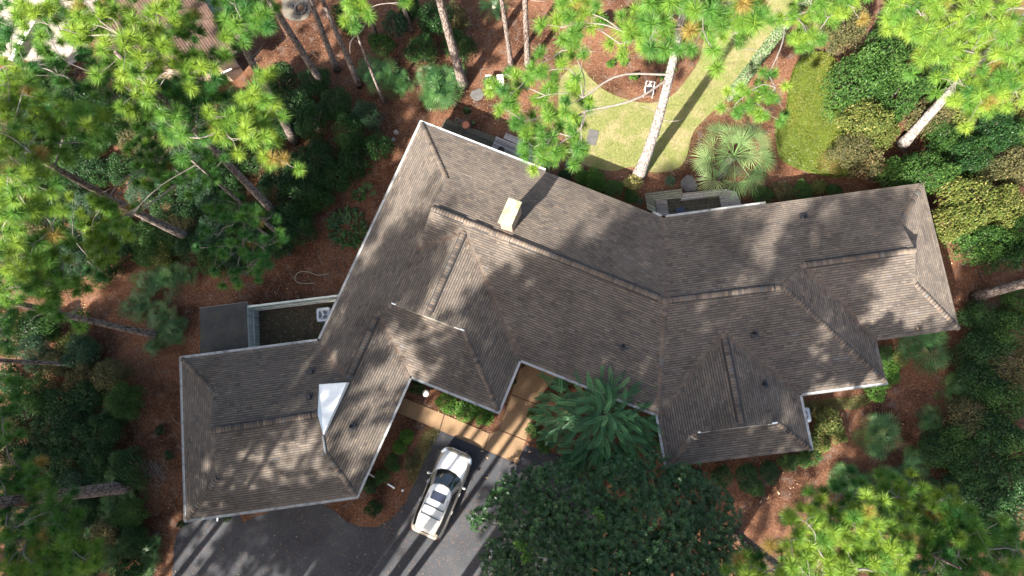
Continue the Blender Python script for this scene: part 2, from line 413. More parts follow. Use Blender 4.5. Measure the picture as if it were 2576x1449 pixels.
M["chimney"] = mat_plain("mossy_chimney_cap", (0.30, 0.27, 0.195), 0.9, var=0.25, scale=3, dirt=((0.17, 0.165, 0.095), 3.0, 0.47), bumps=0.3)
M["brick"] = mat_plain("painted_brick", (0.33, 0.22, 0.16), 0.85, var=0.25, scale=8)
M["stone"] = mat_plain("pale_stone", (0.22, 0.20, 0.17), 0.9, var=0.25, scale=5, bumps=0.3)
M["slab"] = mat_plain("grey_paving_slab", (0.075, 0.07, 0.066), 0.9, var=0.25, scale=3, bumps=0.3)
M["concrete"] = mat_plain("pale_concrete", (0.27, 0.225, 0.195), 0.9, var=0.1, scale=0.8, dirt=((0.19, 0.15, 0.125), 0.9, 0.55), bumps=0.2)
M["hose"] = mat_plain("grey_green_hose", (0.30, 0.32, 0.27), 0.5)
M["bluehose"] = mat_plain("blue_hose", (0.06, 0.20, 0.24), 0.45)
M["gravel"] = mat_plain("tan_gravel", (0.125, 0.108, 0.082), 0.95, var=0.35, scale=22, dirt=((0.06, 0.05, 0.038), 5.0, 0.58), bumps=0.5)
M["moss"] = mat_plain("mossy_soil", (0.040, 0.034, 0.022), 0.95, var=0.35, scale=3, dirt=((0.032, 0.045, 0.014), 1.6, 0.5), bumps=0.5)
M["tarp"] = mat_plain("black_cover_cloth", (0.020, 0.022, 0.027), 0.45, var=0.3, scale=8)
M["boat"] = mat_plain("grey_canvas", (0.17, 0.17, 0.19), 0.7, var=0.12)
M["bench_white"] = mat_plain("pale_plastic_board", (0.50, 0.50, 0.46), 0.6, var=0.1, dirt=((0.30, 0.29, 0.25), 6.0, 0.6))

# ================================================================== the setting
mb = MB(); mb.add([(-300, -300, 0), (300, -300, 0), (300, 300, 0), (-300, 300, 0)], [(0, 1, 2, 3)])
ground = tag(mb.build("ground", M["ground"]), "reddish brown pine straw and bare soil under the trees", kind="structure")

def sheet(name, poly, z, mat, label, kind="structure"):
    p = np.asarray(poly)[:, :2]
    ar = np.sum(p[:, 0] * np.roll(p[:, 1], -1) - np.roll(p[:, 0], -1) * p[:, 1])
    if ar < 0: p = p[::-1]
    m = MB(); m.add(np.c_[p, np.full(len(p), z)], [np.arange(len(p))])
    return tag(m.build(name, mat), label, kind=kind)

lawn_px = [(1455, 163), (1486, 197), (1526, 230), (1576, 250), (1626, 259), (1665, 254), (1699, 233), (1735, 190), (1758, 150), (1772, 90), (1776, 0), (1778, -60),
           (2045, -60), (2010, 30), (1955, 105), (1885, 185), (1828, 247), (1790, 283), (1744, 333), (1725, 400), (1700, 425), (1659, 433), (1620, 430), (1586, 420), (1542, 430), (1480, 418), (1440, 390), (1412, 310), (1405, 220), (1425, 180)]
lawn_poly = closed_curve(lawn_px, 140)
sheet("lawn", lawn_poly, 0.008, M["lawn"], "yellowish lawn lit by the sun behind the house")
lawn2 = closed_curve([(1990, 90), (2040, 20), (2075, -60), (2180, -60), (2120, 40), (2060, 90), (2020, 120)], 50)
sheet("lawn", lawn2, 0.008, M["lawn"], "narrow strip of lawn beyond the ivy covered trunk")

drive_px = [(430, 1480), (436, 1420), (438, 1370), (446, 1340), (470, 1312), (520, 1290), (600, 1290), (612, 1316), (640, 1300), (700, 1280), (800, 1262), (842, 1285), (872, 1312), (905, 1325), (950, 1326), (985, 1305), (1018, 1268), (1042, 1215), (1062, 1165), (1085, 1110), (1105, 1082), (1215, 1130), (1302, 1168), (1322, 1120), (1420, 1150), (1480, 1200), (1500, 1300), (1480, 1480)]
drive_poly = np.array([P(a, b)[:2] for a, b in drive_px])
sheet("driveway", drive_poly, 0.012, M["asphalt"], "dark asphalt driveway dappled with sunlight")

path = tag(bpy.data.objects.new("path", None), "tan exposed aggregate path leading to the front door", kind="structure")
COL.objects.link(path)
def Z8(x, y): return (x / 3.0 + 858.67, y / 3.0 + 966.0)
for sl in ([(470, 100), (780, 226), (742, 352), (410, 213)], [(780, 226), (1122, 372), (1075, 495), (742, 352)], [(1122, 372), (1188, 343), (1398, 428), (1332, 602), (1075, 495)],
           [(1188, 343), (1280, 78), (1478, 155), (1398, 428)], [(1280, 78), (1345, -110), (1400, -150), (1640, -60), (1560, 20), (1478, 155)]):
    w = np.array([P(*Z8(*q))[:2] for q in sl]); ar = np.sum(w[:, 0] * np.roll(w[:, 1], -1) - np.roll(w[:, 0], -1) * w[:, 1])
    if ar < 0: w = w[::-1]
    m = MB(); m.prism(offset_poly(w, -0.018), 0.0, 0.05, inset=0.012); m.build("path_slab", M["aggregate"], path)

# ================================================================== the house
EZ = 2.8
HV = {  # roof corners: place in the photograph and height
 "A": (1060, 309, EZ), "B": (1668, 548, EZ), "C": (2322, 460, EZ), "D": (2413, 828, EZ), "E": (2205, 857, EZ), "F": (2229, 961, EZ), "G": (2010, 990, EZ),
 "H": (2040, 1131, EZ), "I": (1678, 1175, EZ), "J": (1655, 1042, EZ), "L": (1307, 903, EZ), "M": (1253, 1034, EZ), "N": (1032, 945, EZ), "O": (896, 1248, EZ),
 "P": (469, 1307, EZ), "Q": (457, 902, EZ), "R": (803, 858, EZ),
 "R1": (1085, 523, 4.85), "R2": (1675, 757, 4.85), "R3": (1970, 722, 4.85), "K1": (2020, 668, 4.45), "K2": (2303, 630, 4.5), "KA": (2265, 558, 3.6), "KB": (2303, 714, 3.6),
 "G1a": (1125, 452, 3.95), "G1b": (1050, 628, 3.95), "T1": (1168, 583, 4.72), "T2": (1074, 797, 4.72), "S1": (985, 766, 3.95), "S2": (1166, 831, 3.95),
 "C1": (950, 790, 3.78), "C2": (873, 960, 3.85), "X4": (803, 967, 3.85), "Y1": (528, 1085, 4.6), "Y2": (799, 1043, 4.6), "X2": (813, 1096, 4.15), "X1": (820, 1140, 3.75),
 "YA": (537, 985, 3.6), "YB": (547, 1203, 3.6), "W1": (1820, 838, 4.1), "W2": (1866, 1074, 4.15), "WL": (1750, 1090, 3.45), "WR": (1957, 1065, 3.4)}
HP = {k: P(*v) for k, v in HV.items()}
house = thing("house", "sprawling single storey house with brown shingled hip roofs and pale gutters", "house", HP["R2"] * np.array([1, 1, 0]))
FACES = [  # (corners, the two corners that give the direction of the courses)
 ("A B R2 R1 G1a", "A B"), ("R1 R2 J L T1 G1b", "L J"), ("B C KA K2 K1 R3 R2", "B C"), ("R2 R3 F G W1 J", "J F"), ("R3 K1 E F", "E F"), ("K1 K2 KB D E", "E D"),
 ("KA C D KB", "C D"), ("W1 W2 WL I J", "J I"), ("W1 G H WR W2", "G H"), ("WL WR H I", "I H"), ("A G1a G1b T1 T2 S1 C1 C2 R", "A R"), ("T1 T2 S2 M L", "L M"),
 ("S1 S2 M N C1", "N M"), ("C1 N O X1 X2 C2", "N O"), ("R C2 X4 Y2 Y1 YA Q", "Q R"), ("Y1 Y2 X2 X1 O P YB", "P O"), ("YA YB P Q", "P Q")]

def mvc(pts, poly, vals):
    """smooth height over a roof face from the heights of its corners"""
    s = poly[None, :, :] - pts[:, None, :]
    r = np.linalg.norm(s, axis=2) + 1e-6
    s2 = np.roll(s, -1, 1); r2 = np.roll(r, -1, 1)
    cr = s[..., 0] * s2[..., 1] - s[..., 1] * s2[..., 0]; dt = (s * s2).sum(2)
    t = cr / (r * r2 + dt + 1e-7)
    w = (np.roll(t, 1, 1) + t) / r
    z = (w * vals[None, :]).sum(1) / w.sum(1)
    e = np.roll(poly, -1, 0) - poly; L2 = (e * e).sum(1)          # on or next to an edge: straight along that edge
    u = np.clip((-s * e[None]).sum(2) / L2[None], 0, 1); dd = np.linalg.norm(u[..., None] * e[None] + s, axis=2)
    k = dd.argmin(1); i = np.arange(len(pts)); ze = vals[k] * (1 - u[i, k]) + np.roll(vals, -1)[k] * u[i, k]
    return np.where(dd[i, k] < 2e-3, ze, z)

def clip_convex(poly, rect):
    """cut polygon (list) by a convex counter-clockwise rectangle"""
    out = [tuple(p) for p in poly]
    for i in range(4):
        ax, ay = rect[i]; bx, by = rect[(i + 1) % 4]; ex, ey = bx - ax, by - ay
        inp = out; out = []
        if not inp: return out
        for k in range(len(inp)):
            p, q = inp[k - 1], inp[k]
            dp = ex * (p[1] - ay) - ey * (p[0] - ax); dq = ex * (q[1] - ay) - ey * (q[0] - ax)
            if dq >= 0:
                if dp < 0: u = dp / (dp - dq); out.append((p[0] + u * (q[0] - p[0]), p[1] + u * (q[1] - p[1])))
                out.append(q)
            elif dp >= 0:
                u = dp / (dp - dq); out.append((p[0] + u * (q[0] - p[0]), p[1] + u * (q[1] - p[1])))
    return out

def poly_area(p):
    p = np.asarray(p); return 0.5 * np.sum(p[:, 0] * np.roll(p[:, 1], -1) - np.roll(p[:, 0], -1) * p[:, 1])

def shingle_face(corners3, a3, b3, exposure=0.135, wmin=0.16, wmax=0.40, butt=0.028, tintfun=None):
    """all shingles of one roof face: list of (top polygon xyz, tint, whole?)"""
    C3 = np.array(corners3); poly = C3[:, :2]; zs = C3[:, 2]
    if poly_area(poly) < 0: poly = poly[::-1]; zs = zs[::-1]
    e = np.array(b3[:2]) - np.array(a3[:2]); e /= np.linalg.norm(e); n = np.array([-e[1], e[0]])
    A_ = np.c_[poly, np.ones(len(poly))]; g = np.linalg.lstsq(A_, zs, rcond=None)[0][:2]
    if g @ n < 0: n = -n; e = -e                       # n points up the slope, (e, n) stays right-handed
    slope = math.hypot(*g); step = exposure / math.sqrt(1 + slope * slope)
    o = np.array(a3[:2]); st = np.c_[(poly - o) @ e, (poly - o) @ n]
    s0, t0 = st.min(0); s1, t1 = st.max(0); rects = []
    t = t0 - 0.02
    while t < t1:
        s = s0 - rng.uniform(0, wmax)
        while s < s1:
            w = rng.uniform(wmin, wmax); rects.append((s, t, w)); s += w
        t += step
    R_ = np.array(rects); g_ = 0.004
    cs = np.stack([np.c_[R_[:, 0] + g_, R_[:, 1]], np.c_[R_[:, 0] + R_[:, 2] - g_, R_[:, 1]], np.c_[R_[:, 0] + R_[:, 2] - g_, R_[:, 1] + step], np.c_[R_[:, 0] + g_, R_[:, 1] + step]], 1)
    ins = inside(cs.reshape(-1, 2), st).reshape(-1, 4); out = []
    stl = [tuple(q) for q in st]
    allv = []; cnt = []; meta = []
    for k in range(len(R_)):
        if ins[k].all(): pg = [tuple(q) for q in cs[k]]; whole = True
        else:
            pg = clip_convex(stl, [tuple(q) for q in cs[k]]); whole = False
            if len(pg) < 3: continue
            if abs(poly_area(pg)) < 0.0012: continue
        lift = rng.uniform(-0.003, 0.004)
        for q in pg: allv.append((q[0], q[1], (butt + lift) * (1 - (q[1] - R_[k, 1]) / step) + 0.006))
        cnt.append(len(pg)); meta.append(whole)
    allv = np.array(allv); xy = o + allv[:, :1] * e + allv[:, 1:2] * n
    z = mvc(xy, poly, zs) + allv[:, 2]
    pts = np.c_[xy, z]; i = 0
    patch = rng.uniform(0, 6.28)
    for c_, wh in zip(cnt, meta):
        tp = pts[i:i + c_]; i += c_
        if poly_area(tp[:, :2]) < 0: tp = tp[::-1]
        tint = float(np.clip(rng.normal(0.5, 0.15), 0, 1)) if rng.random() > 0.05 else float(rng.uniform(0.14, 1))
        tint = max(tint, 0.13); out.append((tp, tint, wh))
    return out

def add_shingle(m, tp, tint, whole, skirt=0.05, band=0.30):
    if whole:                 # corners 0-1 are the butt, 2-3 the upper edge with a darker laminated band, its shadow line painted in
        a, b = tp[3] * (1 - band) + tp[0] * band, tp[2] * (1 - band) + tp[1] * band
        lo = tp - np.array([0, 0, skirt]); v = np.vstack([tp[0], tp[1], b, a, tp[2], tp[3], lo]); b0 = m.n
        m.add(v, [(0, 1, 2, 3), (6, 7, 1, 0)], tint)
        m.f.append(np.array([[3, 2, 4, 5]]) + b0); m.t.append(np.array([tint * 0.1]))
        return
    n = len(tp); lo = tp - np.array([0, 0, skirt])
    v = np.vstack([tp, lo]); i = np.arange(n); j = (i + 1) % n
    b0 = m.n
    m.add(v, np.c_[i + n, j + n, j, i], tint)
    m.f.append(np.array([np.arange(n)]) + b0); m.t.append(np.array([tint]))

all_sh = []
for cn, ed in FACES:
    a, b = ed.split()
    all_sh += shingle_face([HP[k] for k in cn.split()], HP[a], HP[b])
dist = np.array([np.linalg.norm(s[0].mean(0) - np.array([0, 0, CAM_H])) + (0 if s[2] else 100) for s in all_sh])
near = set(np.argsort(dist)[:300].tolist())
roof = MB(); [roof.add([HP[k] - np.array([0, 0, 0.10]) for k in cn.split()], [np.arange(len(cn.split()))]) for cn, _ in FACES]
roof_o = roof.build("roof", M["vent_strip"], house)
rest = MB()
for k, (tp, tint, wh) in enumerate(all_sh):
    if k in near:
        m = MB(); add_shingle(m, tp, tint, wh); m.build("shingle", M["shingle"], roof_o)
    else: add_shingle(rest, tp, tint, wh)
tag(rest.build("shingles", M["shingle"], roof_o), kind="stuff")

# walls, fascia, soffit
OUT = [HP[k][:2] for k in "A B C D E F G H I J L M N O P Q R".split()]
OUT = np.array(OUT); OUT = OUT[::-1] if poly_area(OUT) < 0 else OUT
wall = offset_poly(OUT, -0.62)
m = MB(); n_ = len(wall); i_ = np.arange(n_); j_ = (i_ + 1) % n_
m.add(np.vstack([np.c_[wall, np.zeros(n_)], np.c_[wall, np.full(n_, EZ - 0.16)]]), np.c_[i_, j_, j_ + n_, i_ + n_]); m.build("wall", M["siding"], house)
m = MB(); m.add(np.c_[OUT, np.full(n_, EZ - 0.17)], [np.arange(n_)[::-1]]); m.build("soffit", M["dirty_white"], house)
m = MB(); fo = offset_poly(OUT, -0.012)
m.add(np.vstack([np.c_[fo, np.full(n_, EZ - 0.172)], np.c_[fo, np.full(n_, EZ - 0.02)]]), np.c_[i_, j_, j_ + n_, i_ + n_]); m.build("fascia", M["dirty_white"], house)

# gable walls (three of them face away from the camera) and a raised white panel, tilted flat so sunlight reaches it
for nm, tri in (("gable_wall", "G1a G1b R1"), ("gable_wall", "KA KB K2"), ("gable_wall", "YA YB Y1"), ("gable_wall", "WL WR W2"), ("gable_wall", "S1 S2 T2")):
    k = tri.split(); a, b, c = HP[k[0]], HP[k[1]], HP[k[2]]
    m = MB(); d = np.array([0, 0, 0.07]); m.add([a - d, b - d, c - d, a - d - [0, 0, 0.2], b - d - [0, 0, 0.2]], [(0, 1, 2)]); m.build(nm, M["dirty_white"], house)
m = MB()
q = [P(803, 967, 4.42), P(872, 962, 4.34), P(813, 1095, 4.44), P(799, 1043, 4.62)]
m.add(q + [p - np.array([0, 0, 0.5]) for p in q], [(0, 1, 2, 3), (4, 5, 1, 0), (5, 6, 2, 1), (6, 7, 3, 2), (7, 4, 0, 3)][:5])
tag(m.build("raised_panel", M["white"], house), "bright white triangular panel between two roof slopes")
m = MB(); m.tube([HP["X2"] + [0, 0, 0.05], HP["X1"] + [0, 0, 0.07]], 0.05, 5); m.build("flashing", M["zinc"], house)
for a, b in (((985, 763), (1018, 774)), ((1143, 822), (1168, 832)), ((1756, 1088), (1786, 1084)), ((1932, 1067), (1956, 1063))):
    z = 4.02 if a[0] < 1500 else 3.52
    p0, p1 = P(*a, z), P(*b, z); c = (p0 + p1) / 2; an = math.atan2(*(p1 - p0)[[1, 0]])
    m = MB(); m.box(c, (np.linalg.norm(p1 - p0), 0.07, 0.05), an); m.build("flashing", M["white"], house)

# ridge and hip caps, ridge vents
def caps(a, b, name, vent=None, width=0.27, spacing=0.165, side=None):
    a = np.array(a); b = np.array(b); Ln = np.linalg.norm(b - a); d = (b - a) / Ln
    sd_ = np.cross(d, [0, 0, 1.0]); sd_ /= np.linalg.norm(sd_); up = np.cross(sd_, d)
    if vent:
        v0, v1 = vent
        m = MB(); p0 = a + d * Ln * v0; p1 = a + d * Ln * v1; hw = width / 2 + 0.055  # vent wider than the caps, its black rim also drawing their shadow gap
        vs = []
        for p in (p0, p1):
            for x, z in ((-hw, -0.06), (-hw, 0.015), (0, 0.085), (hw, 0.015), (hw, -0.06)): vs.append(p + sd_ * x + up * z)
        f = [(k, k + 1, k + 6, k + 5) for k in range(4)]
        m.add(vs, f); m.add(vs[:5], [(4, 3, 2, 1, 0)]); m.add(vs[5:], [(0, 1, 2, 3, 4)])
        m.build("ridge_vent", M["vent_strip"], roof_o)
    n = int(Ln / spacing)
    for k in range(n):
        u = (k + 0.5) / n; h = 0.045 if (vent and vent[0] <= u <= vent[1]) else 0.0
        c = a + d * Ln * u; w = width / 2 * rng.uniform(0.94, 1.05); l0 = spacing * 0.5; ti = float(np.clip(rng.normal(0.5, 0.25), 0, 1))
        l1 = l0 * 0.90
        vs = []
        for x, lift in ((-l1, 0.030), (l1, 0.052)):
            for y, z in ((-w, -0.035), (-w * 0.55, 0.012), (0, 0.03), (w * 0.55, 0.012), (w, -0.035)):
                vs.append(c + d * x + sd_ * y + up * (z + lift + h))
        vs = np.array(vs); lo = vs - up * 0.03
        m = MB(); V = np.vstack([vs, lo])
        f = [(q_, q_ + 1, q_ + 6, q_ + 5) for q_ in range(4)] + [(q_ + 5, q_ + 6, q_ + 16, q_ + 15) for q_ in range(4)] + [(q_ + 10, q_ + 11, q_ + 1, q_) for q_ in range(4)] + [(0, 5, 15, 10), (4, 14, 19, 9)]
        m.add(V, f, ti); m.build(name, M["cap"], roof_o)
def lerp(a, b, t): return HP[a] * (1 - t) + HP[b] * t
up_ = np.array([0, 0, 0.03])
caps(HP["R1"] + up_, lerp("R1", "R2", 0.17) + up_, "ridge_cap", (0.12, 0.85))
caps(lerp("R1", "R2", 0.17) + up_, lerp("R1", "R2", 0.31) + up_, "ridge_cap", (0.1, 0.6))
caps(lerp("R1", "R2", 0.31) + up_, HP["R2"] + up_, "ridge_cap", (0.05, 0.96))
caps(HP["R2"] + up_, HP["R3"] + up_, "ridge_cap", (0.05, 0.93))
caps(HP["K1"] + up_, HP["K2"] + up_, "ridge_cap", (0.03, 0.90))
caps(HP["T1"] + up_, HP["T2"] + up_, "ridge_cap", (0.03, 0.94))
caps(HP["C1"] + up_, HP["C2"] + up_, "ridge_cap", (0.04, 0.90))
caps(HP["Y1"] + up_, HP["Y2"] + up_, "ridge_cap", (0.10, 0.95))
caps(HP["W1"] + up_, HP["W2"] + up_, "ridge_cap", (0.06, 0.95))
for pr in ("A G1a", "R3 K1", "F R3", "D KB", "C KA", "I WL", "H WR", "M S2", "O X1", "Q YA", "P YB", "S1 C1", "J R2"):
    a, b = pr.split(); caps(HP[a] + up_ * 0.6, HP[b] + up_ * 0.6, "hip_cap", None, 0.27, 0.19)

# gutters along the eaves
def gutter(a, b, w=0.145, z=EZ - 0.02, o0=0.0, o1=0.0):
    a = np.array(a[:2]); b = np.array(b[:2]); d = (b - a) / np.linalg.norm(b - a); a = a - d * o0; b = b + d * o1
    nrm = np.array([d[1], -d[0]]); c = (a + b) / 2
    if inside(np.array([c + nrm * 0.3]), OUT)[0]: nrm = -nrm
    prof = [(0.015, -0.10), (0.015, 0.012), (0.028, 0.012), (0.030, -0.012), (w - 0.022, -0.016), (w - 0.018, 0.016), (w, 0.016), (w - 0.01, -0.09), (w - 0.04, -0.12)]
    m = MB(); vs = []
    for p in (a, b):
        for x, zz in prof: vs.append((*(p + nrm * x), z + zz))
    k = len(prof); m.add(vs, [(i, (i + 1) % k, (i + 1) % k + k, i + k) for i in range(k)])
    m.add(vs[:k], [np.arange(k)]); m.add(vs[k:], [np.arange(k)[::-1]])
    return m.build("gutter", M["gutter"], house)
gutter(HP["A"], HP["R"], o0=0.12, o1=-0.1); gutter(HP["A"], P(1371, 430, EZ), o0=0.12)
gutter(P(1640, 536, EZ), HP["B"], o1=-0.12); gutter(P(1676, 547, EZ), P(1927, 513, EZ))
gutter(HP["L"], P(1660, 1044, EZ), o0=-0.1); gutter(HP["L"], HP["M"], o0=-0.1, o1=0.12); gutter(HP["M"], HP["N"], o0=0.12, o1=-0.1)
gutter(HP["N"], HP["O"], o0=-0.12, o1=0.1); gutter(HP["O"], HP["P"], o0=0.1, o1=0.12); gutter(HP["P"], HP["Q"], o0=0.12, o1=0.12); gutter(HP["Q"], HP["R"], o0=0.12, o1=-0.12)
gutter(HP["G"], HP["F"], o0=-0.14, o1=0.1); gutter(HP["G"], HP["H"], o0=-0.1, o1=0.05); gutter(HP["J"], HP["I"], o0=-0.1, o1=0.05)

# downspouts with their splash arms
for top, foot in (((548, 1298), (547, 1311)), ((925, 1190), (946, 1203)), ((975, 1217), (993, 1228))):
    a = P(*top, 0.12); b = P(*foot, 0.05); m = MB(); m.tube([a, b], 0.05, 6)
    m.build("downspout", M["white"], house)

# chimney
ct = [P(1279, 494.7, 6.25), P(1314.7, 508, 6.25), P(1288, 569.4, 6.25), P(1250.7, 559, 6.25)]
cxy = np.array([c[:2] for c in ct]); cxy = cxy[::-1] if poly_area(cxy) < 0 else cxy
m = MB(); core = offset_poly(cxy, -0.09); m.prism(core, 3.6, 5.95); chim = m.build("chimney", M["brick"], house)
m = MB(); m.prism(cxy, 6.10, 6.25, inset=0.03); m.build("chimney_cap", M["chimney"], chim)
m = MB(); m.prism(offset_poly(cxy, -0.05), 5.93, 6.097); m.build("chimney_collar", M["chimney"], chim)
ccw = core
for zc in np.arange(4.46, 5.90, 0.082):
    for e_ in range(4):
        a, b = ccw[e_], ccw[(e_ + 1) % 4]; Ln = np.linalg.norm(b - a); d = (b - a) / Ln; nr = np.array([d[1], -d[0]])
        x = -0.1 if int(round((zc - 4.46) / 0.082)) % 2 else 0.0
        while x < Ln - 0.02:
            x0 = max(x, 0.004); x1 = min(x + 0.20, Ln - 0.004)
            if x1 - x0 > 0.03:
                c = a + d * (x0 + x1) / 2 + nr * 0.004
                if nr[1] < -0.2 or nr[0] > 0.2:
                    mm_ = MB(); mm_.box((c[0], c[1], zc + 0.036), (x1 - x0 - 0.008, 0.024, 0.07), math.atan2(d[1], d[0]), rng.random()); mm_.build("brick", M["brick"], chim)
            x += 0.208
# plumbing vents
for px, py, sq in ((1567, 872, 0), (1896, 840, 0), (1921, 967, 0), (2022, 547, 0), (884, 1073, 0), (783, 936, 1), (778, 999, 1)):
    z = 3.6
    for _ in range(4):
        p = P(px, py, z)
        for cn, _e in FACES:
            C3 = np.array([HP[k] for k in cn.split()])
            if inside(p[None, :2], C3)[0]:
                pl = C3[:, :2]; zz = C3[:, 2]
                if poly_area(pl) < 0: pl = pl[::-1]; zz = zz[::-1]
                z = float(mvc(p[None, :2], pl, zz)[0])
    p = P(px, py, z)
    m = MB()
    if sq: m.box(p + [0, 0, 0.10], (0.26, 0.26, 0.20), 0.15, top=0.8)
    else:
        m.lathe([(0.15, 0.02), (0.14, 0.06), (0.075, 0.12), (0.07, 0.13)], p, 14); m.lathe([(0.055, 0.05), (0.055, 0.34), (0.04, 0.34), (0.04, 0.05)], p, 12)
    v = m.build("roof_vent", M["black"], house)
    m = MB(); m.box(p + [0, 0, 0.035], (0.42, 0.42, 0.03), 0.3); m.build("boot_flange", M["black"], v)

# ================================================================== objects around the house
# ---- the car: nose towards +x in its own space
def make_car():
    rear = P(1070, 1338, 0.8); front = P(1152, 1142, 0.8); c = (rear + front) / 2; an = math.atan2(front[1] - rear[1], front[0] - rear[0])
    t = thing("parked_car", "champagne white sport utility vehicle with sunroof and roof bars on the driveway", "car", (c[0], c[1], 0.012), an)
    Lh = 2.46; Wd = 0.97
    paint = M["car_paint"]; 
    # body: rings of (y, z) around the section, swept from the tail to the nose
    xs = [-2.46, -2.40, -2.28, -2.0, -1.5, -0.9, 0.0, 0.9, 1.4, 1.8, 2.12, 2.32, 2.43, 2.46]
    hw = [0.70, 0.82, 0.90, 0.955, 0.97, 0.97, 0.965, 0.965, 0.96, 0.94, 0.88, 0.78, 0.64, 0.52]
    zt = [0.86, 0.98, 1.04, 1.06, 1.06, 1.05, 1.04, 1.04, 1.03, 0.99, 0.93, 0.86, 0.76, 0.68]
    zb = [0.42, 0.36, 0.30, 0.27, 0.25, 0.25, 0.25, 0.25, 0.25, 0.25, 0.26, 0.28, 0.33, 0.40]
    rings = []
    for x, w, a, b in zip(xs, hw, zt, zb):
        h = a - b
        sec = [(-w * 0.86, b), (-w * 0.97, b + h * 0.18), (-w, b + h * 0.45), (-w * 0.985, b + h * 0.75), (-w * 0.93, b + h * 0.93), (-w * 0.80, a), (-w * 0.45, a + 0.028), (0, a + 0.036)]
        sec = sec + [(-y, z) for y, z in sec[-2::-1]]
        rings.append([(x, y, z) for y, z in sec])
    k = len(rings[0]); m = MB(); m.add(np.array(rings).reshape(-1, 3), [(i * k + j, i * k + j + 1, (i + 1) * k + j + 1, (i + 1) * k + j) for i in range(len(xs) - 1) for j in range(k - 1)] + [(i * k + k - 1, i * k, (i + 1) * k, (i + 1) * k + k - 1) for i in range(len(xs) - 1)])
    m.add(rings[0], [np.arange(k)]); m.add(rings[-1], [np.arange(k)[::-1]])
    body = m.build("body", paint, t, smooth=True, local=True)
    # glasshouse lower ring and roof ring
    bel = [(-2.30, 0.70), (-2.22, 0.80), (-1.5, 0.88), (0.2, 0.89), (0.75, 0.86), (1.12, 0.72), (1.30, 0.42), (1.36, 0)]
    rof = [(-2.08, 0.48), (-1.98, 0.56), (-1.4, 0.64), (-0.2, 0.655), (0.20, 0.63), (0.38, 0.54), (0.50, 0.30), (0.54, 0)]
    def loop(r, z, bul=0.0): 
        a = [(x, y, z + bul * (1 - (y / 0.7) ** 2)) for x, y in r]; return a + [(x, -y, zz) for x, y, zz in a[-2::-1]]
    lo = loop(bel, 1.02); mid = loop([(b_[0] * .45 + r_[0] * .55, b_[1] * .45 + r_[1] * .55 + .02) if b_[1] else (b_[0] * .45 + r_[0] * .55, 0) for b_, r_ in zip(bel, rof)], 1.38); hi = loop(rof, 1.66)
    n = len(lo)
    def strip(seg, a, b, inset=0.0, lift=0.006):
        m = MB(); vs = []; 
        for q in (a, b): vs += [q[i] for i in seg]
        kk = len(seg); m.add(vs, [(i, i + 1, i + 1 + kk, i + kk) for i in range(kk - 1)]); return m
    cabin = MB()
    for a, b in ((lo, mid), (mid, hi)):
        cabin.add(a + b, [(i, (i + 1) % n, (i + 1) % n + n, i + n) for i in range(n)])
    cabin.build("pillars", paint, t, smooth=True, local=True)
    cen = np.array([-0.4, 0, 0])
    def pane(name, seg, t0, t1, s0=0.03, s1=0.03):
        m = MB(); pts = []
        L0 = [np.array(lo[i]) for i in seg]; M0 = [np.array(mid[i]) for i in seg]; H0 = [np.array(hi[i]) for i in seg]
        rows = []
        for tt in np.linspace(t0, t1, 5):
            row = [(L0[i] * (1 - 2 * tt) + M0[i] * 2 * tt) if tt < 0.5 else (M0[i] * (2 - 2 * tt) + H0[i] * (2 * tt - 1)) for i in range(len(seg))]
            row = np.array(row); row[0] += (row[1] - row[0]) * s0; row[-1] += (row[-2] - row[-1]) * s1
            out = row - cen; out[:, 2] = 0; out /= np.linalg.norm(out, axis=1)[:, None]; row = row + out * 0.010 + [0, 0, 0.006]; rows.append(row)
        kk = len(seg); m.add(np.array(rows).reshape(-1, 3), [(r * kk + i, r * kk + i + 1, (r + 1) * kk + i + 1, (r + 1) * kk + i) for r in range(4) for i in range(kk - 1)])
        return m.build(name, M["car_glass"], t, smooth=True, local=True)
    pane("windshield", [5, 6, 7, 8, 9], 0.05, 0.95, 0.10, 0.10)
    pane("side_window", [1, 2, 3, 4], 0.10, 0.86, 0.10, 0.05); pane("side_window", [10, 11, 12, 13], 0.10, 0.86, 0.05, 0.10)
    m = MB(); a0, a1 = np.array(lo[0]), np.array(lo[14]); b0, b1 = np.array(hi[0]), np.array(hi[14])
    q = [a0 * .95 + b0 * .05, a1 * .95 + b1 * .05, a1 * .1 + b1 * .9, a0 * .1 + b0 * .9]; q = [p + np.array([-0.022, 0, 0.01]) for p in q]
    m.add(q, [(0, 1, 2, 3)]); m.build("rear_window", M["car_glass"], t, local=True)
    # roof skin with its crown
    m = MB(); ringz = []
    for s_, dz in ((1.0, 0.0), (0.96, 0.022), (0.80, 0.045), (0.45, 0.062), (0.02, 0.068)):
        ringz.append([((x + 0.77) * s_ - 0.77, y * s_, 1.66 + dz) for x, y, z in hi])
    m.add(np.array(ringz).reshape(-1, 3), [(r * n + i, r * n + (i + 1) % n, (r + 1) * n + (i + 1) % n, (r + 1) * n + i) for r in range(4) for i in range(n)])
    m.build("roof_panel", M["car_sunlit"], t, smooth=True, local=True)
    def slab(name, pts, z0, z1, mat, par=t, inset=0.02):
        m = MB(); m.prism(pts, z0, z1, inset=inset); return m.build(name, mat, par, local=True)
    def rrect(x0, x1, y0, y1, r=0.06):
        pts = []
        for cx, cy, a0 in ((x1 - r, y1 - r, 0), (x0 + r, y1 - r, 90), (x0 + r, y0 + r, 180), (x1 - r, y0 + r, 270)):
            for a in (0, 30, 60, 90): pts.append((cx + r * math.cos(math.radians(a0 + a)), cy + r * math.sin(math.radians(a0 + a))))
        return pts
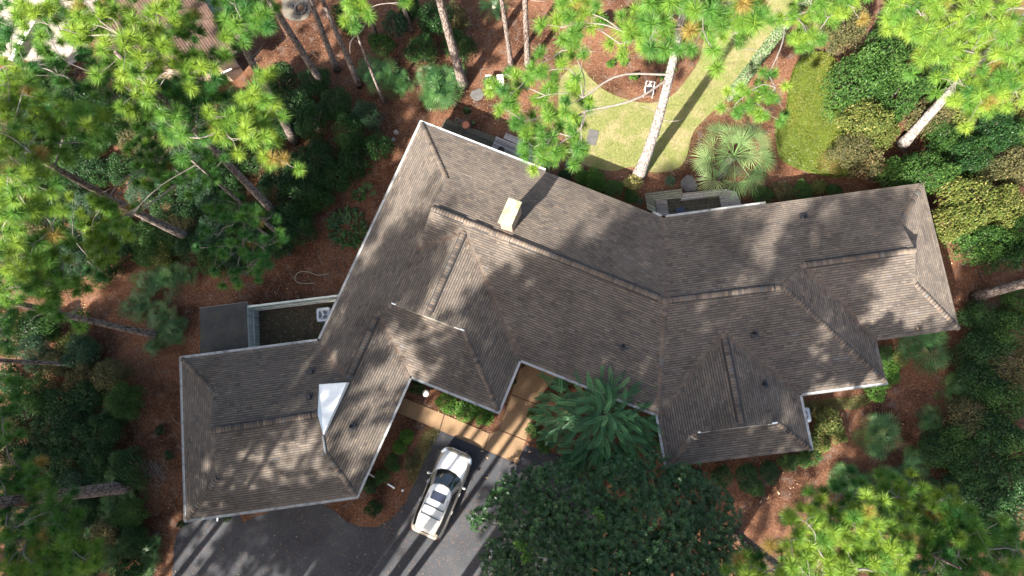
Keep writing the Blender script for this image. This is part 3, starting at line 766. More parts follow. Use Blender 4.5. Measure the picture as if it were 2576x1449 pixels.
    slab("sunroof", rrect(-0.36, 0.12, -0.42, 0.42), 1.70, 1.738, M["sunroof"], inset=0.01)
    for y in (-0.565, 0.565):
        m = MB(); m.tube(smooth_line([(-1.80, y * 0.99, 1.67), (-1.6, y, 1.735), (-0.8, y * 1.03, 1.75), (-0.3, y * 1.02, 1.735), (-0.12, y * 1.0, 1.68)], 14), 0.022, 6); m.build("roof_rail", M["chrome"], t, local=True)
    for x in (-0.72, -1.22):
        m = MB(); m.box((x, 0, 1.765), (0.055, 1.14, 0.03)); m.build("roof_bar", M["black"], t, local=True)
    for x in np.linspace(-0.28, 0.28, 5):
        m = MB(); m.box((-1.02, x, 1.725), (1.0, 0.022, 0.02)); m.build("roof_rib", M["car_sunlit"], t, local=True)
    # bonnet skin, slightly proud and with two creases
    m = MB(); hx = [1.34, 1.6, 1.9, 2.12, 2.26]; hwid = [0.80, 0.79, 0.74, 0.66, 0.55]; rows = []
    for x, w in zip(hx, hwid):
        zt_ = np.interp(x, xs, zt) + 0.012
        xe = x
        rows.append([(xe - 0.30 * abs(u) ** 2.2 * (x < 1.5), u * w, zt_ + 0.034 * (1 - abs(u) ** 2) + (0.012 if abs(abs(u) - 0.62) < 0.1 else 0)) for u in (-1, -0.8, -0.62, -0.3, 0, 0.3, 0.62, 0.8, 1)])
    m.add(np.array(rows).reshape(-1, 3), [(r * 9 + i, r * 9 + i + 1, (r + 1) * 9 + i + 1, (r + 1) * 9 + i) for r in range(4) for i in range(8)]); m.build("bonnet", M["car_sunlit"], t, smooth=True, local=True)
    for s_ in (-1, 1):
        m = MB(); m.add([(2.02, s_ * 0.93, 0.90), (2.30, s_ * 0.80, 0.84), (2.36, s_ * 0.52, 0.815), (2.26, s_ * 0.56, 0.90), (2.05, s_ * 0.80, 0.955), (2.10, s_ * 0.94, 0.78), (2.36, s_ * 0.80, 0.74), (2.44, s_ * 0.55, 0.72)],
              [(0, 1, 2, 3, 4), (0, 5, 6, 1), (1, 6, 7, 2)]); m.build("headlight", M["lamp_glass"], t, local=True)
        m = MB(); m.add([(-2.30, s_ * 0.90, 0.95), (-2.45, s_ * 0.70, 0.90), (-2.44, s_ * 0.72, 1.02), (-2.26, s_ * 0.86, 1.06)], [(0, 1, 2, 3)]); m.build("tail_light", M["tail_lamp"], t, local=True)
        m = MB(); m.lathe([(0.001, 0), (0.07, 0.02), (0.10, 0.07), (0.09, 0.13), (0.001, 0.16)], (0, 0, 0), 10)
        v = np.vstack(m.v); v = np.c_[0.75 + v[:, 0] * 0.75, s_ * (1.0 + v[:, 1] * 1.1 + 0.07), 1.03 + v[:, 2]]; m2 = MB(); m2.v = [v]; m2.f = m.f; m2.t = m.t; m2.n = m.n
        m2.tube([(0.80, s_ * 0.88, 1.05), (0.77, s_ * 1.02, 1.10)], 0.03, 5)
        m2.build("mirror", M["car_sunlit"], t, smooth=True, local=True)
        for x in (0.30, -0.75):
            m = MB(); m.box((x, s_ * 0.975, 0.93), (0.20, 0.03, 0.035)); m.build("door_handle", M["chrome"], t, local=True)
        for x in (1.47, -1.47):
            m = MB(); ang = np.linspace(0, 2 * np.pi, 20, endpoint=False)
            prof = [(0.20, 0.70), (0.33, 0.70), (0.36, 0.74), (0.36, 0.90), (0.33, 0.935), (0.20, 0.93)]; vs = []
            for r, y in prof: vs += [(x + r * math.cos(a), s_ * y, 0.36 + r * math.sin(a)) for a in ang]
            m.add(vs, [(i * 20 + a, i * 20 + (a + 1) % 20, (i + 1) * 20 + (a + 1) % 20, (i + 1) * 20 + a) for i in range(5) for a in range(20)])
            wh = m.build("wheel", M["tyre"], t, smooth=True, local=True)
            m = MB(); m.add([(x + 0.22 * math.cos(a), s_ * 0.915, 0.36 + 0.22 * math.sin(a)) for a in ang], [np.arange(20)])
            for a in np.arange(0, 6.28, 1.2566): m.box((x + 0.11 * math.cos(a), s_ * 0.925, 0.36 + 0.11 * math.sin(a)), (0.06, 0.02, 0.06))
            m.build("rim", M["chrome"], wh, local=True)
    m = MB(); m.box((2.45, 0, 0.62), (0.05, 0.9, 0.16)); m.build("grille", M["chrome"], t, local=True)
    m = MB(); m.box((-2.47, 0, 0.62), (0.02, 0.5, 0.14)); m.build("number_plate", M["white"], t, local=True)
    m = MB(); m.tube([(1.32, -0.5, 1.06), (1.22, 0.05, 1.12)], 0.012, 4); m.tube([(1.34, 0.1, 1.06), (1.15, 0.62, 1.12)], 0.012, 4); m.build("wiper", M["black"], t, local=True)
    m = MB(); m.box((0, 0, 0.28), (4.3, 1.6, 0.1)); m.build("underbody", M["black"], t, local=True)
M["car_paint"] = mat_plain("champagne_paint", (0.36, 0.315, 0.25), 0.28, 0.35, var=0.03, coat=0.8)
M["car_sunlit"] = mat_plain("sunlit_champagne_paint", (0.66, 0.63, 0.57), 0.25, 0.1, var=0.02, coat=0.8)  # champagne paint whitened for the top panels, sunlight put into the colour
M["car_glass"] = mat_plain("car_glass", (0.010, 0.013, 0.014), 0.04, var=0.1, spec=0.8)
M["sunroof"] = mat_plain("sunroof_glass", (0.012, 0.016, 0.032), 0.08, var=0.1, spec=0.7)
M["chrome"] = mat_plain("bright_trim", (0.62, 0.61, 0.58), 0.25, 0.7, var=0.05)
M["lamp_glass"] = mat_plain("headlamp_glass", (0.62, 0.65, 0.68), 0.12, 0.2, var=0.15, scale=20)
M["tail_lamp"] = mat_plain("red_lamp_glass", (0.30, 0.015, 0.012), 0.15)
M["tyre"] = mat_plain("tyre_rubber", (0.014, 0.014, 0.014), 0.85)
make_car()

# ---- fenced yard beside the garage
def Zf(x, y): return (x / 6.533 + 483.0, y / 6.533 + 715.5)
FH = 1.65
def fence(name, label, p0, p1, nb, rails=2, skew=0):
    a = P(*p0, FH)[:2]; b = P(*p1, FH)[:2]; d = b - a; Ln = np.linalg.norm(d); d /= Ln; an = math.atan2(d[1], d[0]); nr = np.array([-d[1], d[0]])
    c0 = (a + b) / 2
    if (np.array(P(720, 830)[:2]) - c0) @ nr < 0: nr = -nr           # nr points into the yard
    t = thing(name, label, "fence", (c0[0], c0[1], 0))
    w = Ln / nb
    for k in range(nb):
        c = a + d * w * (k + 0.5) + nr * rng.uniform(-0.004, 0.004)
        m = MB(); h = FH - 0.05 + rng.uniform(-0.02, 0.0); m.box((c[0], c[1], 0.04 + h / 2), (w - 0.05, 0.022, h), an, rng.random()); m.build("board", M["fence_paint"], t)
    for z in ([0.35, 0.85] if rails == 2 else [0.9]):
        c = c0 + nr * 0.04; m = MB(); m.box((c[0], c[1], z), (Ln, 0.05, 0.09), an); m.build("rail", M["dirty_white"], t)
    c = c0 - nr * 0.02; m = MB(); m.box((c[0], c[1], FH), (Ln + 0.08, 0.11, 0.035), an); m.build("cap_rail", M["dirty_white"], t)
M["fence_paint"] = mat_plain("fence_paint", (0.46, 0.50, 0.46), 0.7, var=0.10, scale=3, dirt=((0.24, 0.26, 0.20), 3.0, 0.55), pieces=0.2)
fence("board_fence", "white board fence along the back of the condenser yard", Zf(908, 372), Zf(2440, 184), 26)
fence("board_fence", "short white board fence between the dark shed roof and the condenser yard", Zf(908, 380), Zf(932, 1080), 13, 1)
sp = [P(*Zf(*q), FH + 0.1) for q in ((122, 390), (893, 288), (918, 1052), (130, 1165))]
sc_ = np.mean(sp, 0)
t = thing("storage_shed", "low storage shed with flat mossy black roof beside the white fence", "shed", (sc_[0], sc_[1], 0))
sw = np.array([q[:2] for q in sp]); sw = sw[::-1] if poly_area(sw) < 0 else sw
m = MB(); m.prism(offset_poly(sw, -0.08), 0, FH); m.build("wall", M["dirty_white"], t)
m = MB(); m.prism(sw, FH + 0.003, FH + 0.09); m.build("roof_slab", M["shed"], t)
m = MB(); m.prism(offset_poly(sw, 0.02), FH - 0.02, FH + 0.05); m.build("drip_edge", M["zinc"], t)

yard = np.array([P(a, b)[:2] for a, b in ((644, 786), (870, 758), (880, 790), (820, 880), (645, 900))])
sheet("yard_soil", yard, 0.006, M["moss"], "dark mossy bare soil inside the fenced condenser yard")
def condenser(px, py, label, an, s=0.76):
    c = P(px, py, 0.8); t = thing("air_conditioner", label, "air conditioner", (c[0], c[1], 0), an)
    def rr(h, r): return [(sx * (h - r) + r * math.cos(a), sy * (h - r) + r * math.sin(a)) for sx, sy, a0 in ((1, 1, 0), (-1, 1, 90), (-1, -1, 180), (1, -1, 270)) for a in np.radians([a0, a0 + 30, a0 + 60, a0 + 90])]
    m = MB(); m.prism(rr(s / 2, 0.09), 0.06, 0.72); m.build("coil_housing", M["ac_dark"], t, local=True)
    outer = np.array(rr(s / 2 + 0.02, 0.11)); inn = np.array([(0.31 * math.cos(a), 0.31 * math.sin(a)) for a in np.arctan2(outer[:, 1], outer[:, 0])])
    m = MB(); n = len(outer); i = np.arange(n); j = (i + 1) % n
    m.add(np.vstack([np.c_[outer, np.full(n, 0.68)], np.c_[outer, np.full(n, 0.775)], np.c_[inn, np.full(n, 0.80)], np.c_[inn, np.full(n, 0.72)]]), np.vstack([np.c_[i + q * n, j + q * n, j + (q + 1) * n, i + (q + 1) * n] for q in range(3)])); m.build("top_cover", M["ac"], t, local=True)
    m = MB()
    for r in (0.08, 0.15, 0.22, 0.29):
        a = np.linspace(0, 2 * np.pi, 25); m.tube(np.c_[r * np.cos(a), r * np.sin(a), np.full(25, 0.80)], 0.006, 4, cap=False)
    for a in np.arange(0, 3.14, 0.785): m.tube([(0.31 * math.cos(a), 0.31 * math.sin(a), 0.80), (-0.31 * math.cos(a), -0.31 * math.sin(a), 0.80)], 0.006, 4)
    m.build("fan_grille", M["ac"], t, local=True)
    m = MB(); m.lathe([(0.075, 0.70), (0.075, 0.82), (0.001, 0.825)], (0, 0, 0), 14); m.build("fan_hub", M["ac"], t, local=True)
    for k in range(3):
        a = k * 2.094; m = MB(); ca, sa = math.cos(a), math.sin(a)
        pts = [(0.07, -0.03, 0.74), (0.28, -0.10, 0.77), (0.29, 0.07, 0.72), (0.07, 0.05, 0.72)]
        m.add([(x * ca - y * sa, x * sa + y * ca, z) for x, y, z in pts], [(0, 1, 2, 3)]); m.build("fan_blade", M["ac"], t, local=True)
    m = MB(); m.box((0, 0, 0.03), (s + 0.15, s + 0.15, 0.06)); m.build("pad", M["slab"], t, local=True)
condenser(813, 791, "grey air conditioner condenser inside the fenced yard", 0.08)
condenser(2021, 1045, "grey air conditioner condenser half under the eave beside the yellow green bush", 0.1)
a = P(*Zf(1935, 680), 0.03); b = P(*Zf(2040, 525), 0.05); c = (a + b) / 2
m = MB(); m.tube([a - c, b - c], 0.018, 5); o = m.build("stick", M["twig"]); o.location = tuple(c); tag(o, "thin bare stick lying beside the fenced condenser", "stick")

# ---- decks
def planks(t, corner_px, z, nb, mat, thick=0.035, gap=0.022, name="plank", zz=None):
    """four corners: boards run from the 1-2 side along to the 4-3 side, nb boards across"""
    q = [P(*c, z) for c in corner_px]
    for k in range(nb):
        u0, u1 = k / nb, (k + 1) / nb
        a, b = q[0] * (1 - u0) + q[3] * u0, q[1] * (1 - u0) + q[2] * u0
        c, d = q[1] * (1 - u1) + q[2] * u1, q[0] * (1 - u1) + q[3] * u1
        w = np.array([a[:2], b[:2], c[:2], d[:2]]); w = w[::-1] if poly_area(w) < 0 else w
        dz = rng.uniform(-0.004, 0.004)
        m = MB(); m.prism(offset_poly(w, -gap / 2), z - thick + dz, z + dz, rng.random(), inset=0.004); m.build(name, mat if not isinstance(mat, list) else mat[rng.integers(len(mat))], t)
def Zd(x, y): return (x / 7.2 + 1037.5, y / 7.2 + 268.3)
def Ze(x, y): return (x / 7.2 + 1592.0, y / 7.2 + 429.3)
c = P(1220, 370); t = thing("wooden_deck", "long mossy wooden deck under the back eave with pale steps at one end", "deck", (c[0], c[1], 0))
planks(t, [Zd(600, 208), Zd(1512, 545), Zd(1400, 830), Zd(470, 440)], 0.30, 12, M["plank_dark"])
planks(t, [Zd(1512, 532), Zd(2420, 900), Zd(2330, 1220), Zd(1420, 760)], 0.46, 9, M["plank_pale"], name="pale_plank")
planks(t, [Zd(1690, 466), Zd(2200, 668), Zd(2160, 800), Zd(1645, 565)], 0.30, 3, M["plank_pale"], name="step_plank")
m = MB(); w = np.array([P(*Zd(*q), 0.2)[:2] for q in ((610, 225), (2380, 900), (2330, 1200), (480, 440))]); m.prism(w, 0.0, 0.24); m.build("frame", M["plank_dark"], t)
c = P(1740, 510); t = thing("patio_deck", "small sunken wooden deck framed by broad built-in benches behind the house", "deck", (c[0], c[1], 0))
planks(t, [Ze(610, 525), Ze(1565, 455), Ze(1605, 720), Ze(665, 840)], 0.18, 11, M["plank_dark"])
planks(t, [Ze(405, 540), Ze(620, 525), Ze(670, 840), Ze(435, 800)], 0.42, 9, M["plank_pale"], name="step_plank")
planks(t, [Ze(210, 410), Ze(892, 320), Ze(905, 492), Ze(400, 548)], 0.62, 4, M["plank_green"], name="bench_plank")
planks(t, [Ze(212, 416), Ze(398, 550), Ze(432, 770), Ze(262, 700)], 0.617, 4, M["plank_green"], name="bench_plank")
planks(t, [Ze(906, 404), Ze(1660, 325), Ze(1560, 462), Ze(862, 552)], 0.50, 5, M["plank_pale"], name="bench_plank")
planks(t, [Ze(1665, 325), Ze(1880, 380), Ze(1985, 640), Ze(1560, 462)], 0.50, 4, M["plank_pale"], name="bench_plank")
planks(t, [Ze(1562, 466), Ze(1900, 440), Ze(1990, 640), Ze(1610, 690)], 0.497, 8, M["plank_pale"], name="bench_plank")
m = MB(); w = [P(*Ze(*q), 0.1)[:2] for q in ((280, 470), (1800, 400), (1930, 640), (320, 760))]; m.prism(np.array(w), 0.0, 0.12); m.build("frame", M["plank_dark"], t)
c = P(*Ze(860, 735), 0.6); t = thing("deck_chair", "small dark patio chair on the sunken deck close to the gutter", "chair", (c[0], c[1], 0.18), 0.25)
for x in (-0.22, 0.22):
    for y in (-0.2, 0.2): m = MB(); m.tube([(x, y, 0), (x * 0.95, y * 0.95, 0.42)], 0.015, 5); m.build("leg", M["black"], t, local=True)
m = MB(); m.box((0, 0, 0.43), (0.48, 0.46, 0.04)); m.build("seat", M["navy"], t, local=True)
m = MB(); m.tube([(-0.23, -0.22, 0.43), (-0.23, -0.30, 0.86), (0.23, -0.30, 0.86), (0.23, -0.22, 0.43)], 0.014, 5); m.box((0, -0.27, 0.68), (0.42, 0.02, 0.28)); m.build("backrest", M["navy"], t, local=True)

# ---- pots
def pot(px, py, z, r, h, mat, label, fill=None):
    c = P(px, py, z + h); t = thing("plant_pot", label, "plant pot", (c[0], c[1], z))
    m = MB(); m.lathe([(r * 0.62, 0), (r * 0.9, h * 0.82), (r, h * 0.83), (r, h), (r * 0.86, h), (r * 0.80, h * 0.85)], (0, 0, 0), 24); m.build("bowl", mat, t, smooth=False, local=True)
    m = MB(); m.lathe([(0.001, h * 0.90), (r * 0.84, h * 0.86)], (0, 0, 0), 20); m.build("soil", fill or M["soil"], t, local=True)
pot(1171.5, 314, 0.30, 0.235, 0.34, M["terracotta"], "large terracotta pot on the mossy deck", M["terracotta"])
pot(1260.5, 376, 0.46, 0.20, 0.36, M["navy"], "dark navy pot standing on the deck near the pale planks")
pot(1191, 308, 0.0, 0.12, 0.2, M["plank_dark"], "small dark green pot right of the large terracotta pot", L["mid"])
pot(1160, 305, 0.30, 0.10, 0.18, M["stone"], "small pale stone pot left of the large terracotta pot")
pot(1150, 301, 0.30, 0.13, 0.16, M["stone"], "low grey stone bowl at the far edge of the mossy deck")

# ---- garden chair in the flower bed
c = P(1630, 236); t = thing("garden_chair", "white wrought iron chair with a dark slatted seat in the flower bed", "chair", (c[0], c[1], 0), -0.13)
for x in (-0.25, 0.25):
    for y in (-0.24, 0.22): m = MB(); m.tube([(x * 1.08, y * 1.1, 0), (x, y, 0.42)], 0.016, 5); m.build("leg", M["white"], t, local=True)
    m = MB(); m.tube([(x, -0.24, 0.42), (x, -0.26, 0.64), (x, 0.20, 0.66), (x, 0.26, 0.42)], 0.018, 5); m.build("armrest", M["white"], t, local=True)
for y in np.linspace(-0.24, 0.20, 8):
    m = MB(); m.box((0, y, 0.43), (0.50, 0.038, 0.02)); m.build("seat_slat", M["black"], t, local=True)
m = MB(); m.tube([(-0.25, 0.23, 0.42), (-0.26, 0.36, 0.92), (0, 0.37, 0.98), (0.26, 0.36, 0.92), (0.25, 0.23, 0.42)], 0.02, 6)
for x in np.linspace(-0.17, 0.17, 5): m.tube([(x, 0.24, 0.45), (-x * 0.6, 0.37, 0.93)], 0.011, 4)
m.build("backrest", M["white"], t, local=True)

# ---- covered grill and pale potting bench behind the deck
def Zg(x, y): return (x / 13.5 + 1162.8, y / 13.5 + 161.0)
c = P(*Zg(910, 620), 0.7); t = thing("covered_grill", "barbecue grill under a crumpled black cover with pale side shelves", "grill", (c[0], c[1], 0), -0.05)
m = MB(); m.box((-0.06, 0.34, 0.74), (0.38, 0.24, 0.03)); m.build("side_shelf", M["bench_white"], t, local=True)
m = MB(); m.box((0.02, -0.36, 0.72), (0.30, 0.22, 0.03)); m.build("side_shelf", M["bench_white"], t, local=True)
m = MB(); nn = 14; ang = np.linspace(0, 2 * np.pi, nn, endpoint=False); rows = []
for k, (r, z) in enumerate(((1.05, 0.10), (1.0, 0.5), (0.95, 0.85), (0.72, 1.0), (0.40, 1.06), (0.02, 1.08))):
    rows.append([(r * 0.34 * math.copysign(abs(math.cos(a)) ** 0.5, math.cos(a)) * rng.uniform(0.92, 1.08) - 0.02, r * 0.27 * math.copysign(abs(math.sin(a)) ** 0.5, math.sin(a)) * rng.uniform(0.92, 1.08), z + rng.uniform(-0.04, 0.04)) for a in ang])
m.add(np.array(rows).reshape(-1, 3), [(r * nn + i, r * nn + (i + 1) % nn, (r + 1) * nn + (i + 1) % nn, (r + 1) * nn + i) for r in range(5) for i in range(nn)]); m.build("cover", M["tarp"], t, local=True)
for x in (-0.22, 0.2):
    for y in (-0.3, 0.3): m = MB(); m.tube([(x, y, 0), (x, y, 0.72)], 0.02, 5); m.build("leg", M["black"], t, local=True)
c = P(*Zg(1300, 620), 0.6); t = thing("potting_bench", "pale greenish potting bench beside the covered grill", "bench", (c[0], c[1], 0), 0.08)
for k, y in enumerate(np.linspace(-0.42, 0.42, 5)):
    m = MB(); m.box((0, y, 0.62), (0.40, 0.165, 0.03)); m.build("top_board", M["bench_white"], t, local=True)
for x in (-0.17, 0.17):
    for y in (-0.44, 0.44): m = MB(); m.box((x, y, 0.30), (0.06, 0.06, 0.60)); m.build("leg", M["bench_white"], t, local=True)
a = np.linspace(0, 3.3, 12); m = MB(); m.tube(np.c_[-0.22 + 0.05 * np.cos(a), -0.08 + 0.12 * np.sin(a) - 0.1, np.full(12, 0.66)], 0.01, 5); m.build("handle", M["zinc"], t, local=True)

# ---- stones, slabs, hoses, small things
def stone(px, py, r, h, mat, label, cat="stone", name="stone", flat=False, rz=0.0, sx=1.0):
    c = P(px, py, h); m = MB(); n = 10; rows = []
    for k, (q, z) in enumerate(((1.0, 0), (1.02, h * 0.55), (0.85, h * 0.93), (0.4, h), (0.02, h * 1.01))):
        rows.append([(q * r * sx * math.cos(a) * j, q * r * math.sin(a) * j, z) for a, j in zip(np.linspace(0, 2 * np.pi, n, endpoint=False), jit)] if k else None)
        if k == 0:
            jit = rng.uniform(0.82, 1.12, n); rows[0] = [(q * r * sx * math.cos(a) * j, q * r * math.sin(a) * j, z) for a, j in zip(np.linspace(0, 2 * np.pi, n, endpoint=False), jit)]
    m.add(np.array(rows).reshape(-1, 3), [(r_ * n + i, r_ * n + (i + 1) % n, (r_ + 1) * n + (i + 1) % n, (r_ + 1) * n + i) for r_ in range(4) for i in range(n)])
    o = m.build(name, mat, smooth=not flat); o.location = (c[0], c[1], 0); o.rotation_euler = (0, 0, rz); tag(o, label, cat)
stone(996, 331, 0.16, 0.2, M["stone"], "square grey garden stone at the edge of the left thicket")
stone(989, 350, 0.13, 0.18, M["stone"], "round pale garden stone below the square grey one")
stone(1200, 238, 0.42, 0.05, M["slab"], "dark grey flat stone near the covered grill", "paving stone", "stepping_stone", True)
stone(1733, 462, 0.55, 0.05, M["slab"], "rounded pale grey paving stone behind the sunken deck", "paving stone", "stepping_stone", True, 0.4, 0.8)
stone(1012, 1234, 0.075, 0.10, M["white"], "small white globe in the straw beside the driveway", "globe", "garden_globe")
c = P(1490, 346); m = MB(); m.box((0, 0, 0.02), (0.62, 0.95, 0.05)); o = m.build("paving_slab", M["slab"]); o.location = (c[0], c[1], 0.0); o.rotation_euler = (0, 0, -0.25); tag(o, "square grey slab set in the sunny lawn", "paving stone")
c = P(1071, 989, 0.5); t = thing("garden_lantern", "small round pale garden lantern in the bed under the eave", "lantern", (c[0], c[1], 0))
m = MB(); m.lathe([(0.03, 0), (0.03, 0.42), (0.02, 0.44)], seg=10); m.build("post", M["zinc"], t, local=True)
m = MB(); m.lathe([(0.20, 0.44), (0.205, 0.47), (0.12, 0.52), (0.03, 0.545), (0.001, 0.55)], seg=20); m.build("shade", M["bench_white"], t, smooth=True, local=True)
def hose(name, pts, r, mat, label):
    w = np.array([P(a, b, 0.02) for a, b in pts]); c = w.mean(0); m = MB(); m.tube(smooth_line(w - c, 60), r, 6); o = m.build(name, mat, smooth=True); o.location = tuple(c); tag(o, label, "hose")
hose("garden_hose", [(828, 688), (800, 692), (775, 684), (752, 685), (742, 698), (748, 710), (772, 713), (792, 712)], 0.016, M["hose"], "pale garden hose curled on the straw left of the house")
hose("garden_hose", [(838, 660), (862, 690), (868, 668), (856, 650), (846, 662), (852, 685)], 0.016, M["black"], "black hose loop in the straw beside the west gutter")
hose("garden_hose", [(1424, 402), (1431, 405), (1436, 413), (1434, 420), (1428, 421), (1423, 416), (1426, 408), (1433, 411), (1430, 418)], 0.022, M["bluehose"], "coiled blue hose at the foot of the back eave")

# ---- neighbour's place at the top left
NP = {"a": (318, -40, 3.6), "b": (470, -60, 3.6), "c": (597, 128, 2.6), "d": (545, 172, 2.6), "e": (330, 120, 3.2)}
t0_ = P(450, 60)
nb = thing("neighbour_house", "neighbouring house with weathered red brown shingle roof behind the pines", "house", (t0_[0], t0_[1], 0))
c4 = [P(300, -90, 4.2), P(470, -60, 3.3), P(600, 128, 2.7), P(537, 168, 3.3), P(250, 160, 4.6)]
sh = shingle_face(c4, c4[1], c4[2], 0.16, 0.2, 0.42)
big = MB(); rr_ = MB()
rf = MB(); rf.add([p - np.array([0, 0, 0.1]) for p in c4], [np.arange(5)]); rfo = rf.build("roof", M["vent_strip"], nb)
dist = np.argsort([np.linalg.norm(s[0].mean(0) - np.array([0, 0, CAM_H])) + (0 if s[2] else 100) for s in sh])
nr_ = set(dist[:300].tolist())
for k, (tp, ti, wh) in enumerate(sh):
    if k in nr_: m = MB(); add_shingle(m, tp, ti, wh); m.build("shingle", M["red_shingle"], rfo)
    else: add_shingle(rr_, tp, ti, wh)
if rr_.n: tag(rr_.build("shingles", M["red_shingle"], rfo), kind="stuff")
w = np.array([p[:2] for p in c4]); w = w[::-1] if poly_area(w) < 0 else w
m = MB(); m.prism(offset_poly(w, -0.7), 0, 2.4); m.build("wall", M["brick"], nb)
m = MB(); m.tube([c4[1] - [0, 0, .03], c4[2] - [0, 0, .03]], 0.06, 5); m.tube([c4[2] - [0, 0, .03], c4[3] - [0, 0, .03]], 0.06, 5); m.build("fascia", M["black"], nb)
m = MB(); a = P(555, 186, 1.2); b = P(585, 172, 1.6); m.box((a + b) / 2, (0.7, 0.08, 0.08), 0.45); m.build("downspout", M["white"], nb)
pat = np.array([P(a, b)[:2] for a, b in ((-60, -80), (240, -80), (250, 60), (200, 150), (150, 180), (60, 150), (-60, 130))])
sheet("neighbour_driveway", pat, 0.012, M["concrete"], "pale concrete drive of the neighbouring house")
a = P(62, 105, 0.4); b = P(100, 40, 0.4); c = (a + b) / 2
t = thing("low_wall", "low pale wall casting a dark shadow on the neighbour's drive", "wall", (c[0], c[1], 0))
m = MB(); m.box((0, 0, 0.3), (np.linalg.norm(a - b) + 3, 0.22, 0.6), math.atan2((b - a)[1], (b - a)[0])); m.build("wall_core", M["concrete"], t, local=True)
m = MB(); m.box((0, 0, 0.62), (np.linalg.norm(a - b) + 3.04, 0.28, 0.05), math.atan2((b - a)[1], (b - a)[0])); m.build("coping", M["white"], t, local=True)
c = P(535, 20, 0.8); t = thing("covered_boat", "small boat under a grey canvas cover beside the neighbour's roof", "boat", (c[0], c[1], 0), math.radians(118))
m = MB(); rows = []
for x, w_, z in ((-1.3, 0.35, 0.9), (-1.1, 0.62, 1.0), (-0.3, 0.72, 1.12), (0.6, 0.62, 1.08), (1.2, 0.36, 0.95), (1.6, 0.05, 0.85)):
    rows.append([(x, -w_, 0.55), (x, -w_ * 0.96, 0.72), (x, -w_ * 0.4, z * 0.97), (x, 0, z), (x, w_ * 0.4, z * 0.97), (x, w_ * 0.96, 0.72), (x, w_, 0.55)])
m.add(np.array(rows).reshape(-1, 3), [(r * 7 + i, r * 7 + i + 1, (r + 1) * 7 + i + 1, (r + 1) * 7 + i) for r in range(5) for i in range(6)]); m.add(rows[0], [np.arange(7)]); m.build("cover", M["boat"], t, local=True)
m = MB(); rows = [[(x, -w_ * 0.95, 0.6), (x, -w_ * 0.5, 0.22), (x, w_ * 0.5, 0.22), (x, w_ * 0.95, 0.6)] for x, w_ in ((-1.3, 0.35), (-0.3, 0.72), (0.6, 0.62), (1.6, 0.05))]
m.add(np.array(rows).reshape(-1, 3), [(r * 4 + i, r * 4 + i + 1, (r + 1) * 4 + i + 1, (r + 1) * 4 + i) for r in range(3) for i in range(3)]); m.add(rows[0], [(0, 1, 2, 3)]); m.build("hull", M["black"], t, local=True)
# round gravel seat with a fire bowl
fp = closed_curve([(712, -12), (710, 20), (716, 42), (735, 52), (760, 52), (778, 40), (782, 15), (776, -15), (745, -30)], 40)
sheet("gravel_patio", fp, 0.03, M["gravel"], "round pale gravel patio under the pines")
c = P(757, 24); t = thing("fire_pit", "low dark ring of fire pit stones on the round gravel patio", "fire pit", (c[0], c[1], 0.03))
for a in np.arange(0, 6.28, 0.628):
    m = MB(); m.box((0.36 * math.cos(a), 0.36 * math.sin(a), 0.07), (0.14, 0.2, 0.14), a, top=0.85); m.build("stone", M["slab"], t, local=True)
m = MB(); m.lathe([(0.001, 0.02), (0.3, 0.02)], seg=16); m.build("ash", M["soil"], t, local=True)
stone(731, 15, 0.17, 0.2, M["slab"], "single dark stone on the round gravel patio", "stone")

# ================================================================== vegetation
def unit(v): return v / (np.linalg.norm(v, axis=-1, keepdims=True) + 1e-9)

def add_leaves(m, pos, nrm, size, aspect=0.5, tint=None, dirs=None, fold=0.18, droop=0.15):
    """one folded rhombic leaf (two triangles) at each position"""
    n = len(pos); nrm = unit(nrm)
    if dirs is None: dirs = rng.normal(size=(n, 3))
    d = unit(dirs - nrm * (dirs * nrm).sum(1)[:, None]); s = np.cross(nrm, d)
    Ls = np.broadcast_to(size, (n,))[:, None] * rng.uniform(0.75, 1.25, (n, 1)); Ws = Ls * aspect
    a = pos - d * Ls * 0.5; c = pos + d * Ls * 0.5 - nrm * Ls * droop
    b = pos + s * Ws * 0.5 + nrm * Ws * fold; e = pos - s * Ws * 0.5 + nrm * Ws * fold
    v = np.stack([a, b, c, e], 1).reshape(-1, 3); i = np.arange(n)[:, None] * 4
    m.add(v, i + np.array([[0, 1, 2, 3]]), np.full(n, 0.5) if tint is None else tint)

def lobes_leaves(m, lobes, n, size, aspect=0.5, shell=0.6, up=0.5, low=-0.25, clump=0.35, tmean=0.45, tvar=0.2):
    """leaves spread through the outer part of a set of lobes (x, y, z, rx, ry, rz)"""
    lb = np.array(lobes); wgt = (lb[:, 3] * lb[:, 4] + lb[:, 3] * lb[:, 5]); wgt = wgt / wgt.sum()
    k = rng.choice(len(lb), n, p=wgt)
    ltint = rng.normal(0, 0.10, len(lb))
    # directions gathered in clumps so that the crown shows twigs and gaps
    nc = max(12, n // 26); cd = unit(rng.normal(size=(nc, 3))); ct_ = rng.normal(0, 0.12, nc); cr_ = rng.uniform(-0.16, 0.12, nc)
    ci = rng.integers(nc, size=n); d = unit(cd[ci] + rng.normal(0, clump, (n, 3)))
    flip = d[:, 2] < low; d[flip, 2] *= -1
    r = (shell + (1 - shell) * np.sqrt(rng.random(n)) + cr_[ci])[:, None]
    pos = lb[k, :3] + d * lb[k, 3:6] * r
    nr = unit(d * (1 - up) + np.array([0, 0, up]) + rng.normal(0, 0.38, (n, 3)))
    t = np.clip(tmean + ltint[k] + ct_[ci] + rng.normal(0, tvar, n), 0, 1)
    add_leaves(m, pos, nr, size, aspect, t)

